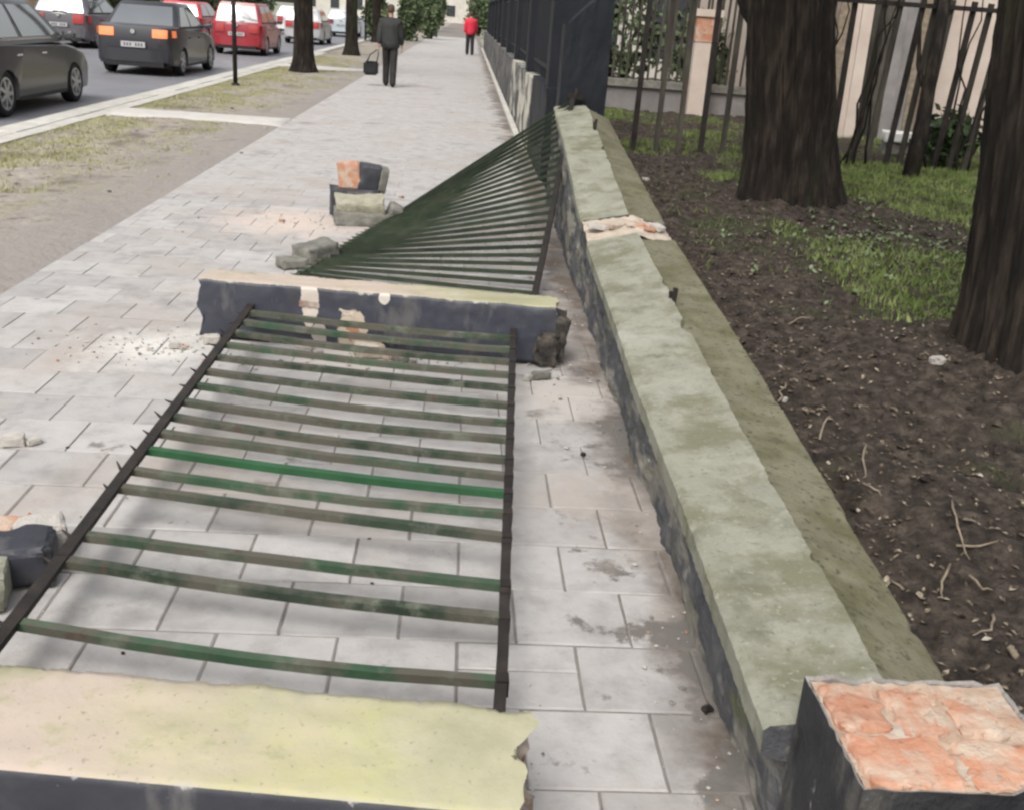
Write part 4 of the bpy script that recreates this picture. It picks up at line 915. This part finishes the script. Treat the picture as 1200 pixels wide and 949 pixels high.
# ================================================================== CARS
def car(x, y, label, paint, kind='sedan', L=4.35, W=1.76, H=1.46, rz=0, lit=False, trim=False, detail=True):
    root = empty('car', (x, y, -.10), rz, label, 'car')
    hw = W/2; a, c = -L/2, L/2; wr = .315; ar = .365; yw_r, yw_f = a+.80, c-.86
    belt = 1.0 if kind == 'sedan' else .98
    if kind == 'sedan': topline = [(a+.02, .60), (a+.0, .86), (a+.05, 1.04), (a+.22, 1.075), (a+.75, 1.07), (a+1.3, 1.02), (c-1.45, .96), (c-.9, .89), (c-.35, .76), (c-.08, .64), (c, .5)]
    else: topline = [(a+.03, .60), (a+.02, .85), (a+.05, 1.0), (a+.25, 1.0), (a+.9, .99), (a+1.6, .97), (c-1.15, .93), (c-.7, .87), (c-.25, .76), (c-.05, .62), (c, .5)]
    bot = [(c-.02, .30), (c-.12, .22)]
    def arch(yc): return [(yc+ar*math.cos(t), max(.20, wr+ar*math.sin(t))) for t in np.linspace(-.3, math.pi+.3, 15)]
    bot += arch(yw_f) + arch(yw_r) + [(a+.14, .24), (a+.03, .34)]
    prof = topline+bot
    secs = []
    for u in (-1, -.985, -.94, -.86, -.6, 0, .6, .86, .94, .985, 1):
        k = abs(u); rr = 1-math.sqrt(max(0, 1-min(1, max(0, (k-.80)/.2))**2)); s = []
        for (py, pz_) in prof:
            endf = max(0, (abs(py)/(L/2)-.72)/.28)
            xx = u*hw*(1-.085*endf**2*k)*(1-.035*max(0, (pz_-.6)/.4)) * (1-.02*max(0, (.45-pz_)/.25))
            yy = py*(1-.055*rr) ; zz = pz_-(.05*rr if pz_ > .5 else -.0*rr)
            s.append((xx, yy, zz))
        secs.append(s)
    o = MB(); o.grid(secs, 0, True)
    for s in (secs[0], secs[-1]): o.add(s, [tuple(range(len(s)))])
    me = o.mesh('body', paint); bm = bmesh.new(); bm.from_mesh(me); bmesh.ops.triangulate(bm, faces=[f for f in bm.faces if len(f.verts) > 4]); bmesh.ops.recalc_face_normals(bm, faces=bm.faces)
    for f in bm.faces: f.smooth = True
    bm.to_mesh(me); bm.free(); body_ = link('body', me, root)
    try: me.set_sharp_from_angle(angle=R(38))
    except Exception: pass
    # greenhouse
    if kind == 'sedan': g0, g1, g2, g3 = a+.55, a+1.25, c-2.05, c-1.22
    elif kind == 'hatch': g0, g1, g2, g3 = a+.06, a+.42, c-1.95, c-1.05
    else: g0, g1, g2, g3 = a+.05, a+.30, c-1.85, c-.95
    wb_, wt = hw*.955, hw*.72
    o = MB(); rings = []
    for t in (0, .25, .5, .75, .92, .98, 1):
        z = belt-.03+(H-belt+.03)*t; e = (1-t); wq = wt+(wb_-wt)*(1-t)**.85-(.05 if t == 1 else (.02 if t > .95 else 0)); y0, y1 = g1+(g0-g1)*e**.9, g2+(g3-g2)*e**.9
        q = .12*(1-e)+.05; rings.append([(-wq, y0+q, z), (-wq*.9, y0+.02, z), (0, y0-.04, z), (wq*.9, y0+.02, z), (wq, y0+q, z), (wq, y1-q, z), (wq*.9, y1-.02, z), (0, y1+.05, z), (-wq*.9, y1-.02, z), (-wq, y1-q, z)])
    o.grid(rings, 0, True); o.add(rings[-1], [tuple(range(10))]); cab = o.build('cabin', paint, root, smooth=True)
    try: cab.data.set_sharp_from_angle(angle=R(35))
    except Exception: pass
    def pt(side, t, f, pr=.008):                 # on the side of the cabin: t height 0..1, f 0 rear..1 front
        e = 1-t; wq = wt+(wb_-wt)*(1-t)**.85; q = .12*t+.05; y0, y1 = g1+(g0-g1)*e**.9+q, g2+(g3-g2)*e**.9-q
        return (side*(wq+pr), y0+(y1-y0)*f, belt-.03+(H-belt+.03)*t)
    for side in (-1, 1):
        for (f0, f1) in ((.06, .44), (.49, .93)):
            ws = MB(); ts = np.linspace(.16, .86, 6); P = [[pt(side, t, f0+(f1-f0)*s) for s in np.linspace(0, 1, 5)] for t in ts]; ws.grid(P); ws.build('side_window', M_glass, root, smooth=True)
        ws = MB(); ws.bar(pt(side, .12, .01, .014), pt(side, .12, .99, .014), .02, .035); ws.build('window_trim', M_chrome if trim else M_plasticd, root)
    def endpt(front, t, s, pr=.010):
        e = 1-t; wq = (wt+(wb_-wt)*(1-t)**.85)*.86
        y = (g2+(g3-g2)*e**.9+.05*(1-abs(s))-.02+pr) if front else (g1+(g0-g1)*e**.9-.04*(1-abs(s))+.02*abs(s)-pr)
        return (s*wq, y, belt-.03+(H-belt+.03)*t)
    for front in (0, 1):
        ws = MB(); P = [[endpt(front, t, s) for s in np.linspace(-1, 1, 7)] for t in np.linspace(.12, .86, 6)]; ws.grid(P); ws.build('windscreen' if front else 'rear_window', M_glass, root, smooth=True)
    # wheels
    for sx in (-1, 1):
        for yw_ in (yw_r, yw_f):
            x0 = sx*(hw-.11)
            t = MB(); prof_ = [(.21, -.09), (.275, -.10), (.305, -.085), (.315, -.05), (.315, .05), (.305, .085), (.275, .10), (.21, .09)]
            rings = [[(x0+sx*b_, yw_+r*math.cos(q), wr+r*math.sin(q)) for (r, b_) in prof_] for q in np.linspace(0, 2*math.pi, 33)]
            t.grid(rings, 0, True); wo = t.build('wheel', M_rubber, root, smooth=True)
            d = MB(); ring = [(x0+sx*.045, yw_+.215*math.cos(q), wr+.215*math.sin(q)) for q in np.linspace(0, 2*math.pi, 33)[:-1]]; d.add(ring, [tuple(range(32))]); d.build('rim_well', M_plasticd, wo)
            s = MB()
            for k in range(7):
                q = k*2*math.pi/7; s.bar((x0+sx*.085, yw_, wr), (x0+sx*.08, yw_+.205*math.cos(q), wr+.205*math.sin(q)), .055, .03, (1, 0, 0))
            rr_ = [[(x0+sx*bx, yw_+r*math.cos(q), wr+r*math.sin(q)) for (r, bx) in ((.195, .05), (.195, .092), (.222, .092), (.222, .05))] for q in np.linspace(0, 2*math.pi, 33)]
            s.grid(rr_, 0, True); s.tube([(x0+sx*.05, yw_, wr), (x0+sx*.10, yw_, wr)], .05, 12); s.build('rim', M_alloy, wo)
    # rear: lamps, bumper, plate, badge; mirrors; handles; sills; wheel-well liner
    zt_ = .92 if kind == 'sedan' else .86; hl = .105 if kind == 'sedan' else .15
    for sx in (-1, 1):
        l = MB(); P = []
        for z in np.linspace(zt_-hl, zt_+hl*.7, 5):
            row = []
            for s in np.linspace(.50, .93, 7):
                yy = a*(1-.055*(1-math.sqrt(max(0, 1-min(1, max(0, (s-.80)/.2))**2))))-.012+.02*max(0, (z-.85)/.1)
                row.append((sx*hw*s*(1-.085*s)*(.985), yy, z))
            P.append(row)
        l.grid(P)
        P2 = [[(sx*(hw*(1-.085*max(0, (abs(yy)/(L/2)-.72)/.28)**2)*(1-.035*max(0, (z-.6)/.4))+.008), yy, z) for yy in np.linspace(a*.945, a+.36, 4)] for z in np.linspace(zt_-hl*.8, zt_+hl*.6, 4)]
        l.grid(P2)
        l.build('tail_lamp', M_lamp if lit else M_lampoff, root, smooth=True)
        m_ = MB(); bm_ = rough_block(.20, .10, .13, 3, .004, 4, 3, .03); bm_.materials.append(paint); mi = link('mirror', bm_, root, (sx*(hw+.06), g3-.18, belt-.0))
        g = MB(); g.box(-.085, .085, -.056, -.05, .02, .11); g.build('mirror_glass', M_glass, mi)
        for yh in ((g0+g3)/2-.35, (g0+g3)/2+.55): h_ = MB(); h_.box(sx*hw*.985-.012, sx*hw*.985+.012, yh-.09, yh+.09, .80, .825); h_.build('door_handle', M_chrome if trim else M_plasticd, root)
        h_ = MB(); h_.box(sx*hw*.97-.015, sx*hw*.97+.015, yw_r+.42, yw_f-.42, .195, .25); h_.build('sill', M_plasticd, root)
    bmp = MB(); P = [[(s*hw*.93, a*(1-.03*abs(s)**4)-.03+.10*(abs(s)**6), z) for s in np.linspace(-1, 1, 13)] for z in (.30, .34, .50, .555, .57)]
    bmp.grid(P); bmp.build('bumper', paint if kind == 'sedan' else paint, root, smooth=True)
    bmp = MB(); bmp.box(-hw*.72, hw*.72, a-.015, a+.3, .20, .315); bmp.build('diffuser', M_plasticd, root)
    pl = MB(); pl.box(-.26, .26, a-.05, a-.02, .60, .715); pz_ = pl.build('number_plate', M_plate, root, loc=(0, .0, 0))
    gl = MB()
    for k in range(7):
        if k != 3: gl.box(-.20+k*.062, -.165+k*.062, a-.054, a-.049, .625, .69)
    tag(gl.build('plate_marks', M_glyph, pz_), kind='stuff')
    bd = MB(); bd.tube([(0, a-.005, .93), (0, a-.03, .93)], .05, 16); bd.build('badge', M_chrome, root)
    un = MB(); un.box(-hw*.80, hw*.80, a+.2, c-.2, .19, .60); un.build('underbody', M_plasticd, root)
    if kind != 'sedan':
        wp = MB(); wp.bar((-.2, a+.05, 1.04), (.25, a+.05, 1.06), .02, .02); wp.build('wiper', M_plasticd, root)
    return root
P_dgrey = carpaint('car_paint_charcoal', (.040, .038, .040)); P_black = carpaint('car_paint_black', (.022, .022, .028)); P_red = carpaint('car_paint_red', (.30, .018, .03)); P_red2 = carpaint('car_paint_bright_red', (.5, .03, .05))
P_silver = carpaint('car_paint_silver', (.42, .42, .43)); P_white = carpaint('car_paint_white', (.7, .7, .7)); P_blue = carpaint('car_paint_pale_blue', (.42, .48, .52)); P_pgrey = carpaint('car_paint_grey', (.10, .095, .11))
p1 = gnd(15, 137, -.10); p1b = gnd(87, 122, -.10)
CX = -6.32-.88
car(CX, 17.75-4.35/2+.86, 'charcoal car with bright window trim driving nearest along the kerb', P_dgrey, 'hatch', L=4.35, H=1.56, trim=True)
q = gnd(222, 90, -.10)
car(-6.46-.88, q.y+2.175-.80+.02, 'black sedan with glowing orange tail lamps driving ahead of the charcoal car', P_black, 'sedan', lit=True, H=1.55)
q = gnd(313, 66, -.10)
car(-6.66-.85, q.y+2.0-.8, 'dark red hatchback on the road beside the first street tree', P_red, 'van', L=4.0, W=1.70, H=1.62)
q = gnd(374, 52, -.10)
car(-6.5-.85, q.y+.3, 'silver hatchback on the road half hidden by the street tree', P_silver, 'hatch', L=4.1, H=1.5)
car(-7.4, 66, 'pale blue car on the road beyond the silver hatchback', P_blue, 'hatch', L=4.1, H=1.5)
car(-9.8, 63, 'white car in the second lane beside the pale blue car', P_white, 'hatch', L=4.2, H=1.5)
car(-10.6, 42.5, 'bright red car in the second lane beyond the black sedan', P_red2, 'hatch', L=4.1, H=1.5)
car(-12.2, 35.2, 'grey car in the far lane beyond the charcoal car', P_pgrey, 'hatch', L=4.2, H=1.5)

# ================================================================== PEOPLE
def skin(name, chains, m, parent, sub=1):
    """chains: list of lists of (point, rx, ry); points closer than 1 mm are one joint"""
    vs_, rad, ed = [], [], []
    def idx(p, r):
        p = Vector(p)
        for i, q in enumerate(vs_):
            if (q-p).length < .001: return i
        vs_.append(p); rad.append(r); return len(vs_)-1
    for ch in chains:
        pr = None
        for (p, rx, ry) in ch:
            i = idx(p, (rx, ry))
            if pr is not None and pr != i: ed.append((pr, i))
            pr = i
    me = bpy.data.meshes.new(name); me.from_pydata(vs_, ed, []); ob = bpy.data.objects.new(name, me); col.objects.link(ob)
    md = ob.modifiers.new('s', 'SKIN'); md.use_smooth_shade = True
    for i, r in enumerate(rad): me.skin_vertices[0].data[i].radius = r
    me.skin_vertices[0].data[0].use_root = True
    ms = ob.modifiers.new('ss', 'SUBSURF'); ms.levels = sub; ms.render_levels = sub
    dg = bpy.context.evaluated_depsgraph_get(); m2 = bpy.data.meshes.new_from_object(ob.evaluated_get(dg)); m2.name = name
    bpy.data.objects.remove(ob); m2.materials.clear(); m2.materials.append(m)
    m2.polygons.foreach_set('use_smooth', [True]*len(m2.polygons))
    return link(name, m2, parent)
def person(loc, h, rz, label, mj, mt, stride=.16, bagside=-1, jl=.50, grow=1.0):
    root = empty('person', loc, rz, label, 'person'); k = h/1.75
    def v(x, y, z): return (x*k, y*k, z*k)
    def c(*a): return [(v(*p), rx*k, ry*k) for (p, rx, ry) in a]
    pel, chest, neck = (0, 0, .96), (0, .02, 1.28), (0, .03, 1.47)
    ch = [c((pel, .15, .11), ((0, .01, 1.12), .14, .10), (chest, .17, .115), ((0, .02, 1.40), .13, .09), (neck, .055, .055), ((0, .045, 1.55), .06, .07), ((0, .05, 1.65), .075, .095), ((0, .045, 1.72), .055, .07))]
    legs = {}
    for s, f in ((-1, 1), (1, -1)):
        st = stride*f; L = [((s*.09, .0, .90), .085, .09), ((s*.095, st*.55+.02, .50), .058, .06), ((s*.10, st*1.0-.03, .10), .04, .042), ((s*.10, st-.01, .05), .038, .04), ((s*.105, st+.14, .035), .035, .025)]; legs[s] = L
        ch.append(c((pel, .15, .11), *L))
        sw = -f*.09; A = [((s*.19, .02, 1.39), .06, .06), ((s*.235, sw*.4, 1.13), .042, .045), ((s*.25, sw+.03, .90), .03, .03), ((s*.255, sw+.05, .84), .028, .018)]
        ch.append(c(((0, .02, 1.40), .13, .09), *A))
        base = Vector(A[-1][0])
        for fi, (dx, dy, ln) in enumerate(((-.6, .035, .055), (-.3, .03, .085), (0, .02, .095), (.3, .01, .088), (.6, 0, .07))):   # thumb first, then fingers
            b0 = base+Vector((0, .02-fi*.012, -.02 if fi else .01)); b1 = b0+Vector((-s*.004, .012 if fi == 0 else 0, -ln*.5)); b2 = b0+Vector((-s*.016, .022 if fi == 0 else .004, -ln))
            ch.append(c((tuple(base), .028, .018), (tuple(b0), .011, .010), (tuple(b1), .009, .009), (tuple(b2), .008, .008)))
        legs[('a', s)] = A
    skin('body', ch, M_skin, root)
    # jacket over torso and arms
    g = grow; J = [c(((0, 0, .80), .185*g, .15*g), ((0, 0, .90), .19*g, .15*g), ((0, .01, 1.10), .185*g, .14*g), ((0, .02, 1.28), .20*g, .14*g), ((0, .02, 1.42), .15*g, .10*g), ((0, .03, 1.50), .07, .07))]
    for s in (-1, 1):
        A = legs[('a', s)]; J.append(c(((0, .02, 1.42), .15*g, .10*g), (A[0][0], .085*g, .08*g), (A[1][0], .065*g, .065*g), (A[2][0], .05, .05)))
    skin('jacket', J, mj, root)
    T = []
    for s in (-1, 1):
        L = legs[s]; T.append(c(((0, 0, 1.02), .165, .125), (L[0][0], .105, .11), (L[1][0], .086, .09), (L[2][0], .072, .08), ((L[2][0][0], L[2][0][1], .03), .072, .08)))
    skin('trousers', T, mt, root)
    for s in (-1, 1):
        L = legs[s]; x, y = L[3][0][0], L[3][0][1]
        sh = skin('shoe', [c(((x, y-.05, .045), .045, .045), ((x, y+.05, .045), .048, .04), ((x, y+.17, .03), .04, .028))], M_black, root)
    # head details
    hb = (0, .05, 1.63)
    skin('hair', [c(((0, -.005, 1.575), .075, .06), ((0, .0, 1.65), .092, .095), ((0, .03, 1.72), .09, .105), ((0, .05, 1.755), .06, .07))], M_hair, root)
    for s in (-1, 1):
        skin('ear', [c(((s*.078, .045, 1.615), .012, .02), ((s*.082, .04, 1.65), .014, .022))], M_skin, root)
        o = MB(); o.tube([v(s*.03, .138, 1.645), v(s*.03, .15, 1.645)], .010*k, 8); o.build('eye', M_plate, root)
    skin('nose', [c(((0, .14, 1.645), .010, .010), ((0, .165, 1.605), .014, .012))], M_skin, root)
    o = MB(); o.bar(v(-.025, .142, 1.57), v(.025, .142, 1.57), .012*k, .008*k); o.build('mouth', M_redj, root)
    return root, k, legs
mp_ = gnd(456, 102)
man, k, lg = person((mp_.x, mp_.y, 0), 1.76, R(-4), 'person in dark jacket and black trousers walking away with a bag', M_jacket, M_trouser, grow=1.28)
hand = man.matrix_world
A = lg[('a', -1)]; hx_ = Vector(A[-1][0])*k
rot = Matrix.Rotation(R(-4), 3, 'Z'); hw_ = rot @ (hx_+Vector((-.005, .0, -.06))) + Vector((mp_.x, mp_.y, 0))
bag = empty('shoulder_bag', (hw_.x-.16, hw_.y, hw_.z-.55), label='black bag hanging from the walking person\'s hand', cat='bag')
me = rough_block(.34, .18, .30, 14, .015, 6, 4, .06); me.materials.append(M_bag); link('pouch', me, bag, (0, 0, 0))
for dy in (-.05, .05): o = MB(); o.tube([(-.10, dy, .26), (-.02, dy*.8, .44), (.13, dy*.2, .555), (.165, dy*.2, .54), (.16, dy*.6, .42), (.12, dy, .26)], .011, 6); o.build('strap', M_bag, bag, smooth=True)
rp = gnd(550, 65)
person((rp.x, rp.y, 0), 1.78, R(6), 'person in a red jacket and black trousers far along the sidewalk', M_redj, M_trouser, stride=.08, jl=.8, grow=1.25)
